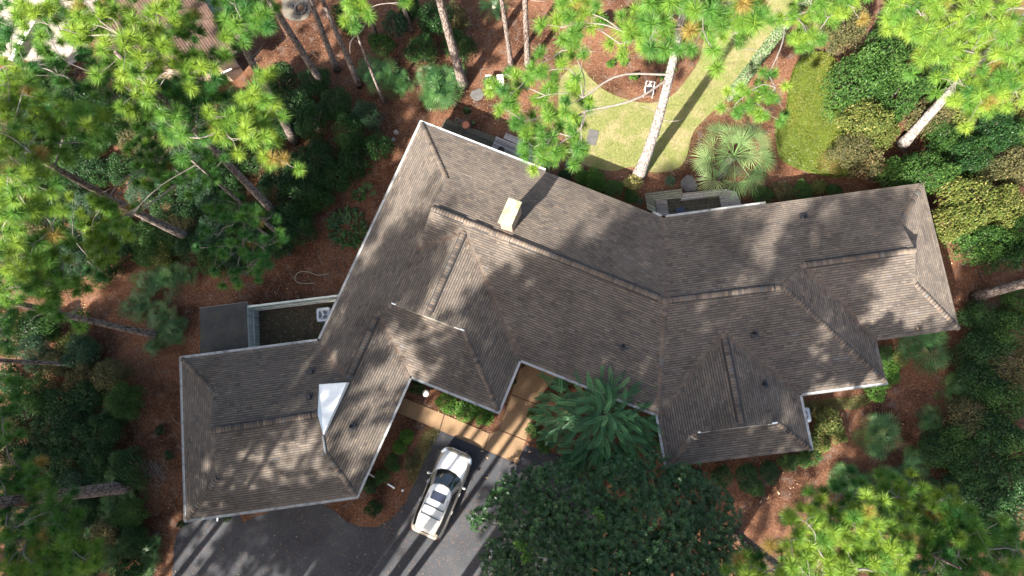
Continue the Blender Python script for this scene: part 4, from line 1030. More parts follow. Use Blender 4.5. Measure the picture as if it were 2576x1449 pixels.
_bush = {}
def bush_mesh(sp, cls, var):
    key = (sp, cls, var)
    if key in _bush: return _bush[key]
    n, size = {"s": (420, 0.20), "m": (1700, 0.115), "l": (4600, 0.066), "x": (10000, 0.042)}[cls]
    asp = {"dark": 0.5, "mid": 0.5, "yellow": 0.55, "hedge": 0.62, "olive": 0.5, "cream": 0.5, "blue": 0.42}[sp]
    lob = [(0, 0, 0.45, 0.72, 0.72, 0.42)]
    for k in range({"s": 4, "m": 7, "l": 12, "x": 20}[cls]):
        a = rng.uniform(0, 6.283); q = rng.uniform(0.30, 0.68); r = rng.uniform(0.22, 0.42) if cls in "sm" else rng.uniform(0.16, 0.34)
        lob.append((q * math.cos(a), q * math.sin(a), rng.uniform(0.35, 0.82) - q * 0.25, r, r, r * 0.8))
    m = MB(); lobes_leaves(m, lob, n, size, asp)
    me = m.mesh("foliage", L[sp])
    b = MB(); 
    for k in range(4 if cls != "s" else 2):
        a = rng.uniform(0, 6.283); q = rng.uniform(0.2, 0.6); b.tube(smooth_line([(0.03 * math.cos(a), 0.03 * math.sin(a), 0), (q * 0.4 * math.cos(a), q * 0.4 * math.sin(a), 0.35), (q * math.cos(a), q * math.sin(a), 0.72)], 5), [0.045, 0.04, 0.03, 0.02, 0.01], 5)
    _bush[key] = (me, b.mesh("stem", M["bark"])); return _bush[key]

def bush(px, py, rpx, h, sp, label, cat="shrub", name="evergreen_shrub", group=None, sx=1.0, rz=None, var=None):
    c = P(px, py, h * 0.6); r = rpx * (CAM_H - h * 0.6) / FPX
    cls = "s" if r < 0.55 else "m" if r < 1.15 else "l" if r < 2.2 else "x"
    me, st = bush_mesh(sp, cls, rng.integers(3) if var is None else var)
    t = thing(name, label, cat, (c[0], c[1], 0), rng.uniform(0, 6.28) if rz is None else rz, group)
    t.scale = (r * sx, r, h)
    link("foliage", me, t); link("trunk" if cat == "tree" else "stem", st, t)
    return t

# ---------------------------------------------------------------- pines
def add_tufts(m, cen, axis, radius, K=190, tint=None, hw=0.010):
    n = len(cen); axis = unit(axis)
    ref = np.where(np.abs(axis[:, 2:3]) < 0.9, np.array([[0, 0, 1.0]]), np.array([[1.0, 0, 0]]))
    u = unit(np.cross(axis, ref)); w = np.cross(axis, u)
    th = np.arccos(np.clip(rng.uniform(-0.25, 1.0, (n, K)), -1, 1)); ph = rng.uniform(0, 2 * np.pi, (n, K))
    d = np.cos(th)[..., None] * axis[:, None] + np.sin(th)[..., None] * (np.cos(ph)[..., None] * u[:, None] + np.sin(ph)[..., None] * w[:, None])
    d[..., 2] -= 0.10; d = unit(d)
    rad = np.broadcast_to(radius, (n,))[:, None] * rng.uniform(0.72, 1.12, (n, K))
    base = cen[:, None] + axis[:, None] * rng.uniform(-0.30, 0.22, (n, K))[..., None] * np.broadcast_to(radius, (n,))[:, None, None] + d * 0.012
    tip = base + d * rad[..., None] - np.array([0, 0, 1.0]) * (0.06 * rad)[..., None]
    s = unit(np.cross(d, np.array([0, 0, 1.0]) + rng.normal(0, 0.45, (n, K, 3)))) * hw
    v = np.stack([base - s, base + s, tip], 2).reshape(-1, 3)
    tt = np.full(n, 0.5) if tint is None else tint
    t = np.clip(tt[:, None] + rng.normal(0, 0.07, (n, K)), 0, 0.91); t = np.where(tt[:, None] > 0.93, tt[:, None], t)
    m.add(v, np.arange(n * K * 3).reshape(-1, 3), t.ravel())

def trunk_path(base, p2=None, z2=None, ztop=20.0, lean=(0, 0), bend=0.25):
    b = P(*base)
    if p2 is not None:
        if z2 is None:
            n_ = np.array(NADIR); s = np.linalg.norm(np.array(p2) - n_) / np.linalg.norm(np.array(base) - n_); z2 = CAM_H * (1 - 1 / s)
        q = P(*p2, z2); sl = (q - b)[:2] / z2
    else: sl = np.array(lean)
    zs = np.linspace(0, ztop, 14); ph = rng.uniform(0, 6.28)
    amp = bend * np.sin(zs / ztop * np.pi * rng.uniform(0.8, 1.6)) * 0.5
    pts = np.c_[b[0] + sl[0] * zs + amp * math.cos(ph), b[1] + sl[1] * zs + amp * math.sin(ph), zs]
    return pts

def pine(label, base, p2=None, ztop=20.0, r0=0.22, clusters=(), z2=None, tufts=7, spread=0.55, K=220, rad=0.46, tmean=0.62, group=None, lean=(0, 0), name="pine_tree", bend=0.2, ivy=False, rand=0, zr=(0.62, 1.0), crad=3.0, dead=0.02, stubs=4, bark="pine_bark"):
    path_ = trunk_path(base, p2, z2, ztop, lean, bend); b = path_[0]
    t = thing(name, label, "tree", (b[0], b[1], 0), group=group)
    u = np.linspace(0, 1, len(path_)); rr = r0 * (1 - 0.72 * u) ; rr[0] *= 1.28; rr[1] *= 1.04
    fine = smooth_line(path_, 40); fr = np.interp(np.linspace(0, 1, 40), u, rr)
    m = MB(); m.tube(fine, fr, 14, wob=0.03); m.build("trunk", M[bark], t, smooth=True)
    cl = []
    for c in clusters:
        w = P(c[0], c[1], c[2]); cl.append((w, c[3] if len(c) > 3 else tufts, c[4] if len(c) > 4 else spread, c[5] if len(c) > 5 else tmean))  # tint carries sun and shade too: upper clusters yellower, lower ones darker
    for k in range(rand):
        z = ztop * rng.uniform(*zr); f = (z / ztop - zr[0]) / (zr[1] - zr[0] + 1e-6)
        ax = np.array([np.interp(z, path_[:, 2], path_[:, 0]), np.interp(z, path_[:, 2], path_[:, 1]), z]); a = rng.uniform(0, 6.283)
        q = crad * rng.uniform(0.35, 1.0) * (1.0 - 0.55 * f)
        cl.append((ax + np.array([q * math.cos(a), q * math.sin(a), rng.uniform(0, 0.8)]), tufts, spread, tmean))
    limbs = {}; crown = MB(); cen = []; axs = []; tin = []
    # limbs: every cluster hangs on the nearest cluster that is closer to the trunk, or on the trunk itself
    def on_trunk(z): return np.array([np.interp(z, path_[:, 2], path_[:, 0]), np.interp(z, path_[:, 2], path_[:, 1]), z])
    hd = [np.linalg.norm(w[0][:2] - on_trunk(w[0][2])[:2]) for w in cl]; order = np.argsort(hd); par = {}; done = []
    for i in order:
        w = cl[i][0]; z0 = np.clip(w[2] - 0.06 * hd[i] - rng.uniform(0.0, 0.4), ztop * 0.3, ztop - 0.2); a = on_trunk(z0); best = np.linalg.norm(w - a) * 0.92; pick = (-1, a)
        for j in done:
            dj = np.linalg.norm(w - cl[j][0]) + 0.25 * hd[j] * (1 if hd[i] > 0 else 0) + (0 if cl[j][0][2] < w[2] + 0.6 else 1.0)
            if hd[j] < hd[i] * 0.93 and dj < best: best = dj; pick = (j, cl[j][0])
        par[i] = pick; done.append(i)
    load = {i: 1 for i in par}; root = {}
    for i in order:
        root[i] = i if par[i][0] < 0 else root[par[i][0]]; limbs.setdefault(root[i], MB())
    for i in order[::-1]:
        if par[i][0] >= 0: load[par[i][0]] += load[i]
    for i in order:
        limb = limbs[root[i]]; w, nt_, sp_, tm = cl[i]; j, a = par[i]; Ln = np.linalg.norm(w - a); mid = (a + w) / 2 + np.array([*rng.normal(0, 0.08 * Ln, 2), 0.06 * Ln])
        ln = smooth_line([a, mid, w], 8); r1 = 0.011 + 0.009 * math.sqrt(load[i]); limb.tube(ln, np.linspace(r1 * 1.15, r1 * 0.8, 8), 6, cap=False)
        out = unit(w - on_trunk(w[2] - 0.3))
        for q in range(nt_):
            off = rng.normal(0, 1, 3) * np.array([sp_, sp_, sp_ * 0.45]); e = w + off
            s0 = ln[rng.integers(5, 8)]; md = (s0 + e) / 2 + rng.normal(0, 0.05, 3)
            limb.tube(smooth_line([s0, md, e], 4), [0.012, 0.011, 0.010, 0.008], 4, cap=False)
            cen.append(e); axs.append(unit(out * np.array([0.8, 0.8, 0.2]) + np.array([0, 0, 0.75]) + rng.normal(0, 0.3, 3) + off * 0.5)); tin.append(np.clip(rng.normal(tm, 0.11), 0.05, 0.9) if rng.random() > dead else 0.97)
    for k in range(stubs):                                                # dead bare stubs below the crown
        z0 = ztop * rng.uniform(0.3, 0.62); a = np.array([np.interp(z0, path_[:, 2], path_[:, 0]), np.interp(z0, path_[:, 2], path_[:, 1]), z0]); th = rng.uniform(0, 6.28); q = rng.uniform(0.4, 1.3); limb = limbs["stub", k] = MB()
        limb.tube(smooth_line([a, a + [q * 0.5 * math.cos(th), q * 0.5 * math.sin(th), 0.1], a + [q * math.cos(th + 0.3), q * math.sin(th + 0.3), 0.15]], 5), np.linspace(0.03, 0.008, 5), 5)
    for lm in limbs.values(): lm.build("limb", M["twig"], t, smooth=True)
    if cen:
        add_tufts(crown, np.array(cen), np.array(axs), rad * rng.uniform(0.85, 1.12, len(cen)), K, np.array(tin)); crown.build("crown", M["needle"], t)
    if ivy:
        m = MB(); zz = rng.uniform(0.1, ztop * 0.75, 5200); a = rng.uniform(0, 6.283, len(zz)); rd = np.interp(zz, fine[:, 2], fr) + rng.uniform(0.02, 0.14, len(zz))
        o = np.c_[np.cos(a), np.sin(a), np.zeros(len(zz))]
        pos = np.c_[np.interp(zz, fine[:, 2], fine[:, 0]), np.interp(zz, fine[:, 2], fine[:, 1]), zz] + o * rd[:, None]
        add_leaves(m, pos, o + [0, 0, 0.4] + rng.normal(0, 0.35, (len(zz), 3)), 0.10, 0.8, np.clip(rng.normal(0.55, 0.25, len(zz)), 0, 1)); m.build("ivy", L["ivy"], t)
    return t

def Zt(i, pts, z, extra=()):
    """cluster places read off an enlarged third of the photograph"""
    ox, oy = (i % 3) * 858.67, (i // 3) * 483.0
    return [(x / 3 + ox, y / 3 + oy, z + rng.uniform(-0.7, 0.7), *extra) for x, y in pts]

# big pine over the left thicket
c1 = Zt(0, [(300, 70), (480, 150), (250, 150), (700, 90), (690, 180), (800, 120), (640, 270), (920, 270), (940, 360)], 16.5, (7, 0.42, 0.79)) + \
     Zt(0, [(1100, 130), (1180, 80), (1170, 180), (1150, 320), (1250, 390), (1120, 520), (1080, 610), (1020, 720), (1400, 480), (1420, 560)], 15.2, (6, 0.40, 0.80)) + \
     Zt(0, [(850, 600), (1100, 800), (1230, 830), (1330, 970), (1390, 1030), (1580, 380), (1380, 290), (1420, 220), (960, 150), (560, 190), (380, 300)], 14.2, (6, 0.46, 0.64)) + \
     Zt(0, [(900, 480), (1300, 200), (740, 380), (860, 740), (1000, 900), (1250, 650), (1350, 700), (1500, 800), (1600, 560), (1480, 900), (1000, 430), (520, 330), (420, 60), (1050, 260), (1180, 950), (1580, 700)], 12.0, (9, 0.75, 0.42)) + \
     Zt(0, [(1850, 740), (1940, 690), (1975, 640), (1830, 860), (1840, 930), (2060, 890), (1900, 1000), (1760, 1060), (1980, 1060), (2070, 1180), (1700, 960), (1650, 880)], 13.2, (5, 0.36, 0.77))
pine("big pine with broad crown over the left thicket hiding the neighbour's roof corner", (700, 545), (560, 402), 17.0, 0.25, c1, tmean=0.6)
c2 = Zt(0, [(540, 780), (450, 840), (600, 830), (690, 880), (740, 930), (680, 1060), (620, 960), (430, 1080), (330, 940), (250, 700)], 14.0, (7, 0.46, 0.64)) + \
     Zt(0, [(60, 820), (120, 880), (180, 660), (70, 630), (30, 720), (230, 1150), (60, 1130), (200, 1280), (110, 1220), (250, 1330), (60, 1330), (180, 1400), (20, 1000)], 15.0, (7, 0.46, 0.77)) + \
     Zt(3, [(60, 60), (160, 40), (120, 130), (230, 120), (60, 180), (30, 350), (240, 400), (60, 520), (150, 480), (400, 280), (330, 180)], 14.5, (7, 0.46, 0.77)) + \
     Zt(3, [(430, 480), (470, 580), (330, 520), (250, 600), (300, 660), (380, 700), (420, 760), (330, 760), (180, 640), (140, 720), (480, 720), (60, 680)], 13.0, (7, 0.46, 0.58)) + \
     Zt(0, [(300, 480), (430, 560), (150, 520), (80, 420), (560, 640), (60, 200), (100, 150), (20, 130)], 12.0, (8, 0.65, 0.42))
pine("thick trunked pine at the left edge leaning out over the straw", (495, 607), (250, 480), 16.5, 0.27, c2)
c3 = Zt(3, [(760, 130), (680, 190), (830, 110), (760, 270), (830, 330), (700, 290), (760, 380), (790, 430), (900, 200), (900, 280), (690, 400)], 11.0, (6, 0.40, 0.75)) + \
     Zt(0, [(1150, 1160), (1250, 1200), (1100, 1080), (1050, 980), (1230, 1330), (1380, 1350), (1300, 1270), (1130, 1250), (1480, 1250), (1600, 1300), (1450, 1130)], 9.5, (6, 0.5, 0.52)) + \
     Zt(3, [(660, 520), (740, 560), (780, 600), (560, 150)], 8.0, (3, 0.35, 0.42))
pine("slim pine with loose bright clusters below the big left crown", (720, 600), (610, 510), 11.5, 0.15, c3, rad=0.40)
c4_ = Zt(3, [(1900, 150), (1840, 220), (1950, 210), (1700, 180), (1760, 250), (1620, 180), (1650, 330), (1850, 330), (1920, 380), (1830, 420), (1990, 430), (2060, 420), (1950, 500), (1870, 570), (1900, 590), (1780, 600), (1740, 480), (2000, 560), (1600, 420), (1700, 60), (1800, 80)], 7.0, (4, 0.40, 0.42))
pine("young dark green pine at the straw clearing left of the house", (730, 640), (670, 590), 7.6, 0.10, c4_, rad=0.38, stubs=0)
pine("tall bare trunked pine between the thicket and the neighbour's boat", (742, 358), (585, 60), 21.0, 0.25, Zt(0, [(1860, 60), (1900, 130), (1820, 140), (1780, 60), (1960, 110), (1860, 220), (1930, 190), (1980, 60), (1740, 20)], 14.0, (5, 0.40, 0.56)), rand=26, zr=(0.82, 1.0), crad=2.2)
TOPG = "pine trunks along the top edge"
for base, p2, r0, lab in (((820, 226), (672, 0), 0.22, "straight pine trunk right of the gravel patio"), ((905, 217), (820, 10), 0.17, "slim grey pine trunk rising from the palmettos"), ((848, 178), (778, 0), 0.18, "dark pine trunk beside the gravel patio's right edge"),
                          ((1166, 218), (1110, 0), 0.27, "thick pine trunk standing over the bright palmetto clump"), ((1286, 166), (1258, 0), 0.15, "slender bent pine trunk crossing the sago palm"), ((1328, 167), (1324, 0), 0.18, "straight grey pine trunk right of the sago palm"),
                          ((1035, 78), (1012, 10), 0.14, "dim pine trunk deep in the shade at the top edge"), ((948, 90), (915, 0), 0.13, "thin pine trunk half hidden by dark shrubs near the top edge")):
    pine(lab, base, p2, 23.0, r0, (), rand=20, zr=(0.84, 1.0), crad=2.2, group=TOPG, K=60, stubs=3)
pine("thin young pine with a few bright tufts at the top edge", (966, 258), (888, 45), 13.5, 0.10, [(893, 8, 12.6, 5, 0.22, 0.75), (920, 25, 12.5, 3, 0.2, 0.75), (885, 72, 11.0, 3, 0.22, 0.6), (1012, 6, 12.5, 2, 0.15, 0.75), (880, -10, 13, 5, 0.3, 0.7)], stubs=5)
c9 = Zt(1, [(1640, 400), (1750, 380), (1520, 470), (1500, 540), (1250, 560), (1400, 600), (1540, 720), (1190, 700), (1270, 720), (1440, 740), (1240, 830), (1400, 660), (1820, 740), (1720, 520), (1840, 840), (1720, 700), (1680, 790)], 12.6, (3, 0.30, 0.66)) + \
     Zt(1, [(1540, 850), (1360, 910), (1390, 990), (1500, 880), (1640, 900), (1760, 930), (1480, 1040), (1560, 1080), (1510, 1160), (1460, 1210), (1440, 1130), (1740, 1030), (1600, 1150), (1820, 1110), (1740, 1150), (1620, 1000)], 11.6, (3, 0.28, 0.62)) + \
     Zt(1, [(1700, 40), (1800, 80), (1880, 100), (1680, 150), (1650, 210), (1750, 170), (1850, 170), (2200, 160), (2280, 130), (2250, 260), (2360, 290), (2130, 240), (2430, 220), (2100, 330), (2330, 200), (2400, 90), (2480, 330)], 14.0, (4, 0.36, 0.68)) + \
     Zt(2, [(60, 60), (180, 140), (330, 170), (480, 90), (430, 250), (350, 280), (560, 60), (240, 60), (100, 150), (580, 130), (400, 40)], 14.5, (3, 0.34, 0.66))
pine("tall sunlit pine with a pale curved trunk on the lawn edge", (1607, 440), (1700, 100), 19.5, 0.34, c9, rand=22, zr=(0.88, 1.0), crad=2.5, bend=0.6, bark="sunlit_bark")
c10 = Zt(2, [(850, 120), (960, 80), (1050, 160), (1100, 130), (880, 290), (950, 330), (920, 200), (1000, 260), (1300, 60), (1200, 40), (1110, 40), (780, 150)], 11.5, (4, 0.36, 0.66)) + \
      Zt(2, [(500, 700), (590, 640), (650, 560), (640, 730), (740, 770), (560, 780), (650, 860), (430, 700), (700, 660), (480, 830), (380, 820)], 8.6, (3, 0.28, 0.66))
pine("ivy clad pine trunk leaning over the lawn beside the ground cover bed", (1838, 243), (1984, 57), 15.0, 0.24, c10, ivy=True, rand=14, zr=(0.86, 1.0), crad=2.0, rad=0.42)
c11 = Zt(2, [(2100, 640), (2200, 700), (2300, 640), (2080, 730), (2260, 780), (2400, 600), (2500, 700), (2450, 520), (2350, 520), (2560, 600), (2030, 640), (2480, 420), (2560, 320), (2200, 560)], 11.0, (5, 0.44, 0.75)) + \
      Zt(2, [(1700, 60), (1800, 120), (1900, 60), (2000, 140), (1750, 220), (1900, 250), (2050, 260), (2150, 120), (2280, 60), (2400, 100), (2500, 60), (2300, 250), (1980, 380), (2100, 350), (1850, 380), (2200, 400), (1650, 150), (2420, 220), (2540, 180)], 12.5, (6, 0.5, 0.79))
pine("tall leaning sunlit pine at the upper right corner", (2270, 364), (2540, 80), 14.5, 0.30, c11, rand=12, zr=(0.86, 1.0), crad=2.6, bark="sunlit_bark")
pine("grey pine trunk leaning out of the right edge", (2452, 747), (2576, 713), 22.0, 0.27, (), rand=24, zr=(0.72, 1.0), crad=3.0, K=70)
pine("short visible stub of pine trunk at the right edge above the pale tree", (2562, 556), (2600, 538), 21.0, 0.22, (), rand=20, zr=(0.75, 1.0), crad=2.6, K=70)
c14 = Zt(3, [(20, 830), (60, 900), (30, 1000), (70, 1100), (20, 1140), (40, 940), (10, 1060)], 12.0, (5, 0.4, 0.45))
pine("dark leaning pine trunk crossing the straw at mid left", (402, 845), (100, 772), 24.0, 0.20, c14, rand=26, zr=(0.84, 1.0), crad=3.0, K=110)
pine("thin dark pine trunk lying low across the left edge", (203, 917), (0, 903), 22.0, 0.13, (), rand=26, zr=(0.78, 1.0), crad=3.0, K=110)
c16 = Zt(6, [(60, 640), (150, 630), (100, 720), (250, 680), (40, 760), (200, 760), (60, 850), (280, 740)], 8.6, (5, 0.40, 0.50)) + \
      Zt(6, [(380, 960), (480, 990), (550, 1040), (420, 1060), (60, 980), (130, 1080), (60, 1180), (200, 1200), (300, 1140), (30, 1300), (500, 1150)], 9.2, (5, 0.42, 0.50)) + \
      Zt(6, [(480, 1270), (550, 1370), (640, 1300), (430, 1400), (330, 1380), (220, 1330), (560, 1260), (120, 1400), (20, 1420), (660, 1330), (350, 1440)], 10.0, (5, 0.38, 0.66)) + \
      Zt(6, [(20, 280), (60, 120), (40, 200), (90, 40), (20, 340), (40, 420)], 9.0, (4, 0.36, 0.50))
pine("stout rough pine trunk in the shaded lower left thicket", (332, 1222), (30, 1256), 25.0, 0.36, c16, rand=46, zr=(0.66, 1.0), crad=4.4)
c17 = Zt(8, [(930, 1040), (1000, 980), (1060, 1090), (1150, 1060), (900, 1150), (820, 1180), (1000, 1200), (1130, 1190), (1330, 990), (1420, 1000), (1280, 1060), (1420, 1110), (1520, 1160), (1580, 1120), (1330, 1180), (1450, 1200), (940, 1290), (830, 1320), (1080, 1330), (1220, 1290), (1380, 1290), (1500, 1300), (1600, 1260), (1650, 1330), (900, 1410), (1050, 1430), (1180, 1400), (1320, 1400), (1450, 1420), (1580, 1400), (500, 1410), (620, 1420), (430, 1440)], 12.6, (6, 0.38, 0.79)) + \
      Zt(8, [(1130, 880), (1200, 830), (1250, 920), (1100, 960), (1200, 980), (660, 1380), (740, 1440)], 10.5, (4, 0.38, 0.45))
pine("sunlit pine crown filling the bottom right, rough trunk showing beside the magnolia", (1853, 1343), (1932, 1402), 14.5, 0.24, c17, rad=0.40)
c18 = Zt(8, [(1480, 760), (1550, 800), (1640, 760), (1720, 730), (1760, 800), (1680, 870), (1620, 860), (1480, 840), (1950, 920), (2010, 980), (1940, 1010), (2050, 960), (1880, 840), (1960, 860), (1800, 900), (2040, 1020)], 9.2, (3, 0.30, 0.75)) + \
      Zt(8, [(1720, 1190), (1800, 1160), (2080, 1100), (2180, 1080), (2280, 1110), (2100, 1180), (1950, 1260), (2080, 1300), (2200, 1230), (2300, 1250), (2440, 1200), (2520, 1260), (2400, 1300), (2540, 1400), (2280, 1380), (2150, 1400), (1980, 1380), (1850, 1300), (1820, 1400), (2420, 1420), (1750, 1430)], 10.0, (7, 0.5, 0.54))
pine("pine with bare forked branches and rusty tufts at the lower right", (2110, 1285), (2240, 1345), 12.0, 0.17, c18, dead=0.06, rad=0.42)

SHADE = [  # (place shaded in the photograph, height of the crown's middle, crown radius)
 ((620, 930), 23, 3.4), ((620, 1120), 21, 3.2), ((960, 790), 26, 2.8), ((980, 700), 26, 2.6), ((800, 1340), 20, 3.0), ((600, 1420), 19, 3.6), ((800, 1400), 20, 3.4),
 ((1190, 840), 24, 2.7), ((1380, 800), 25, 3.8), ((1520, 740), 26, 3.6), ((1600, 880), 23, 3.6), ((1750, 680), 27, 3.6), ((1850, 900), 23, 3.2), ((1950, 770), 25, 3.4), ((1700, 1000), 22, 3.0),
 ((2110, 650), 26, 3.0), ((1610, 660), 25, 2.6), ((1310, 1330), 20, 2.8), ((660, 1360), 19, 2.8), ((1850, 1080), 21, 3.6), ((1340, 900), 23, 3.0), ((760, 1440), 20, 3.4), ((1440, 820), 24, 3.0), ((1500, 1300), 20, 3.6), ((1700, 1350), 20, 3.4),
 ((2540, 1060), 21, 3.6), ((2250, 1180), 20, 3.4), ((2500, 850), 22, 3.6), ((2420, 1200), 20, 3.6), ((1900, 1250), 19, 3.0),
 ((330, 900), 22, 3.8), ((430, 1050), 21, 3.6), ((300, 1080), 21, 3.6), ((200, 1000), 22, 3.6), ((350, 1250), 20, 3.4), ((180, 1200), 20, 3.6), ((620, 720), 23, 3.6), ((760, 700), 24, 3.2), ((480, 780), 23, 3.4), ((240, 1380), 19, 3.2), ((290, 740), 23, 3.4), ((130, 960), 22, 3.4)]

# ---------------------------------------------------------------- palmettos, palms and other fan or strap leaved plants
def add_fan(m, hub, d, nrm, R, nseg=16, arc=3.6, tint=0.5, w=0.022, droop=0.18, vfold=0.0):
    d = unit(np.asarray(d, float)); nrm = unit(np.asarray(nrm, float)); nrm = unit(nrm - d * (nrm @ d)); s = np.cross(nrm, d)
    an = np.linspace(-arc / 2, arc / 2, nseg) + rng.normal(0, 0.03, nseg)
    dr = np.cos(an)[:, None] * d + np.sin(an)[:, None] * s + nrm * (vfold * np.abs(np.sin(an)))[:, None]
    ln = R * (1 - 0.16 * np.abs(an / (arc / 2)) ** 2) * rng.uniform(0.88, 1.06, nseg)
    sd = np.cross(nrm, dr); sd = unit(sd)
    mid = hub + dr * (ln * 0.55)[:, None]; tip = hub + dr * ln[:, None] - np.array([0, 0, 1.0]) * (droop * ln)[:, None] * rng.uniform(0.6, 1.4, (nseg, 1))
    b = np.repeat(np.asarray(hub, float)[None], nseg, 0) + dr * 0.02
    fold = nrm * w * 0.35
    v = np.stack([b, mid - sd * w, tip, mid + sd * w - 0 * fold], 1)
    v[:, 1] += fold; v[:, 3] += fold
    i = np.arange(nseg)[:, None] * 4
    m.add(v.reshape(-1, 3), i + np.array([[0, 1, 2, 3]]), np.clip(tint + rng.normal(0, 0.06, nseg), 0, 1))

_pm = {}
def palmetto_mesh(var, n=20, sp="palmetto"):
    key = (var, n, sp)
    if key in _pm: return _pm[key]
    f = MB(); st = MB()
    for k in range(n):
        a = rng.uniform(0, 6.283); q = rng.uniform(0.0, 1) ** 0.75 * 0.80; z = rng.uniform(0.55, 1.0) - 0.35 * q
        hub = np.array([q * math.cos(a), q * math.sin(a), z]); d = np.array([math.cos(a), math.sin(a), rng.uniform(-0.25, 0.35)]) * min(1, q * 1.8 + 0.15) + rng.normal(0, 0.40, 3) * np.array([1, 1, 0.6])
        add_fan(f, hub, d, np.array([-0.35 * math.cos(a), -0.35 * math.sin(a), 1.0]) + rng.normal(0, 0.2, 3), rng.uniform(0.40, 0.56), 16, 4.2, float(np.clip(rng.normal(0.5, 0.16), 0, 0.9)) if rng.random() > 0.04 else 0.99, 0.0130, 0.10)
        st.tube(smooth_line([(0.1 * math.cos(a), 0.1 * math.sin(a), 0.02), hub * np.array([0.55, 0.55, 0.8]), hub], 4), 0.012, 4, cap=False)
    _pm[key] = (f.mesh("fronds", L[sp]), st.mesh("stalks", L[sp])); return _pm[key]
def palmetto(px, py, rpx, h, label, group="saw palmetto clumps", n=20):
    c = P(px, py, h * 0.6); r = rpx * (CAM_H - h * 0.6) / FPX; me, st = palmetto_mesh(int(rng.integers(3)), int(n * 1.35))
    t = thing("saw_palmetto", label, "palmetto", (c[0], c[1], 0), rng.uniform(0, 6.28), group); t.scale = (r, r, h); link("fronds", me, t); link("stalks", st, t)

for a in ((1108, 222, 62, 1.5, "bright saw palmetto clump under the thick pine trunk", 44), (1150, 195, 34, 1.2, "small palmetto against the thick pine trunk's base", 22), (1075, 185, 36, 1.3, "palmetto behind the bright clump at its left", 22),
          (968, 190, 58, 1.4, "broad palmetto clump among the slim trunks at the top", 36), (925, 170, 38, 1.2, "shaded palmetto at the foot of the slim grey trunk", 22), (1010, 215, 34, 1.2, "palmetto between the slim trunks and the straw path", 20),
          (425, 700, 52, 1.2, "palmetto with sun flecked fans in the left clearing", 30), (470, 690, 34, 1.1, "small sunlit palmetto at the right of the left clearing", 18), (365, 720, 44, 1.2, "dark palmetto at the left of the clearing", 26),
          (340, 770, 44, 1.2, "palmetto below the left clearing, half in shade", 26), (405, 790, 46, 1.2, "palmetto at the foot of the dark leaning trunk", 26), (440, 830, 42, 1.2, "palmetto just left of the storage shed", 24), (395, 870, 36, 1.1, "palmetto under the end of the dark leaning trunk", 20),
          (2330, 882, 62, 1.5, "large glossy palmetto beside the right gable corner", 40), (2215, 1096, 56, 1.4, "lone palmetto on the straw right of the condenser", 36), (2130, 1210, 44, 1.2, "palmetto at the lower edge of the straw path", 26), (2185, 1235, 46, 1.2, "palmetto above the bright pine crown", 28),
          (2240, 1215, 42, 1.2, "palmetto beside the forked pine branches", 24), (2300, 1170, 44, 1.2, "shaded palmetto right of the straw path", 24), (2405, 985, 46, 1.3, "palmetto at the edge of the right hand thicket", 26), (2345, 1060, 38, 1.1, "dim palmetto left of the right hand thicket", 20),
          (300, 1010, 44, 1.2, "palmetto fringing the straw path at left", 24), (290, 1050, 40, 1.1, "low palmetto below the fringe palmetto", 22), (290, 1190, 42, 1.2, "palmetto just above the stout trunk", 24), (245, 1200, 40, 1.2, "palmetto against the upper side of the stout trunk", 22),
          (330, 1245, 40, 1.1, "palmetto at the stout trunk's foot", 22), (265, 1270, 44, 1.2, "palmetto below the stout trunk", 26), (300, 1300, 46, 1.2, "palmetto in the lower left thicket near the path", 26), (255, 1335, 46, 1.2, "palmetto deep in the lower left thicket", 24),
          (325, 1360, 46, 1.2, "palmetto left of the driveway corner", 26), (375, 1385, 40, 1.1, "palmetto closest to the driveway's left edge", 24), (280, 1400, 46, 1.2, "palmetto at the bottom edge below the thicket", 24), (350, 1435, 40, 1.2, "sunlit palmetto at the bottom edge left of the driveway", 24),
          (30, 1100, 40, 1.2, "palmetto at the far left edge", 20), (110, 1300, 44, 1.2, "palmetto under the lower left pine branches", 22), (925, 475, 24, 0.7, "small palmetto beside the west gutter", 12), (150, 1130, 40, 1.2, "palmetto in the deep shade at left", 20)):
    palmetto(*a[:5], n=a[5])

def strap_plant(px, py, rpx, n, ln, wd, mat, label, name, cat, z=0.0, up=(0.15, 0.9), group=None, spread=0.9):
    c = P(px, py, z); R = rpx * CAM_H / FPX; t = thing(name, label, cat, (c[0], c[1], z), group=group); m = MB()
    for k in range(n):
        a = rng.uniform(0, 6.283); q = R * math.sqrt(rng.random()) * spread * (1 - min(ln / R, 0.9) * 0.55); b = np.array([q * math.cos(a), q * math.sin(a), 0.02])
        a2 = a + rng.normal(0, 0.7) if spread > 0.3 else a; el = rng.uniform(*up); l = ln * rng.uniform(0.7, 1.15); d = np.array([math.cos(a2) * math.cos(el), math.sin(a2) * math.cos(el), math.sin(el)]); s = np.array([-math.sin(a2), math.cos(a2), 0])
        p1 = b + d * l * 0.45; p2 = b + d * l * 0.8 - [0, 0, 0.10 * l]; p3 = b + d * l - [0, 0, 0.32 * l]; w = wd * rng.uniform(0.8, 1.2); f = np.array([0, 0, w * 0.3])
        m.add([b, p1 - s * w + f, p1, p1 + s * w + f, p2 - s * w * 0.7 + f * .7, p2, p2 + s * w * 0.7 + f * .7, p3], [(0, 2, 1), (0, 3, 2), (2, 5, 4), (1, 2, 4), (2, 3, 6), (2, 6, 5), (4, 5, 7), (5, 6, 7)], float(np.clip(rng.normal(0.5, 0.22), 0, 1)))
    m.build("leaves", mat, t, local=True)
    m = MB(); m.lathe([(0.05, 0), (0.04, 0.08), (0.001, 0.10)], seg=8); m.build("crown_base", M["bark"], t, local=True)
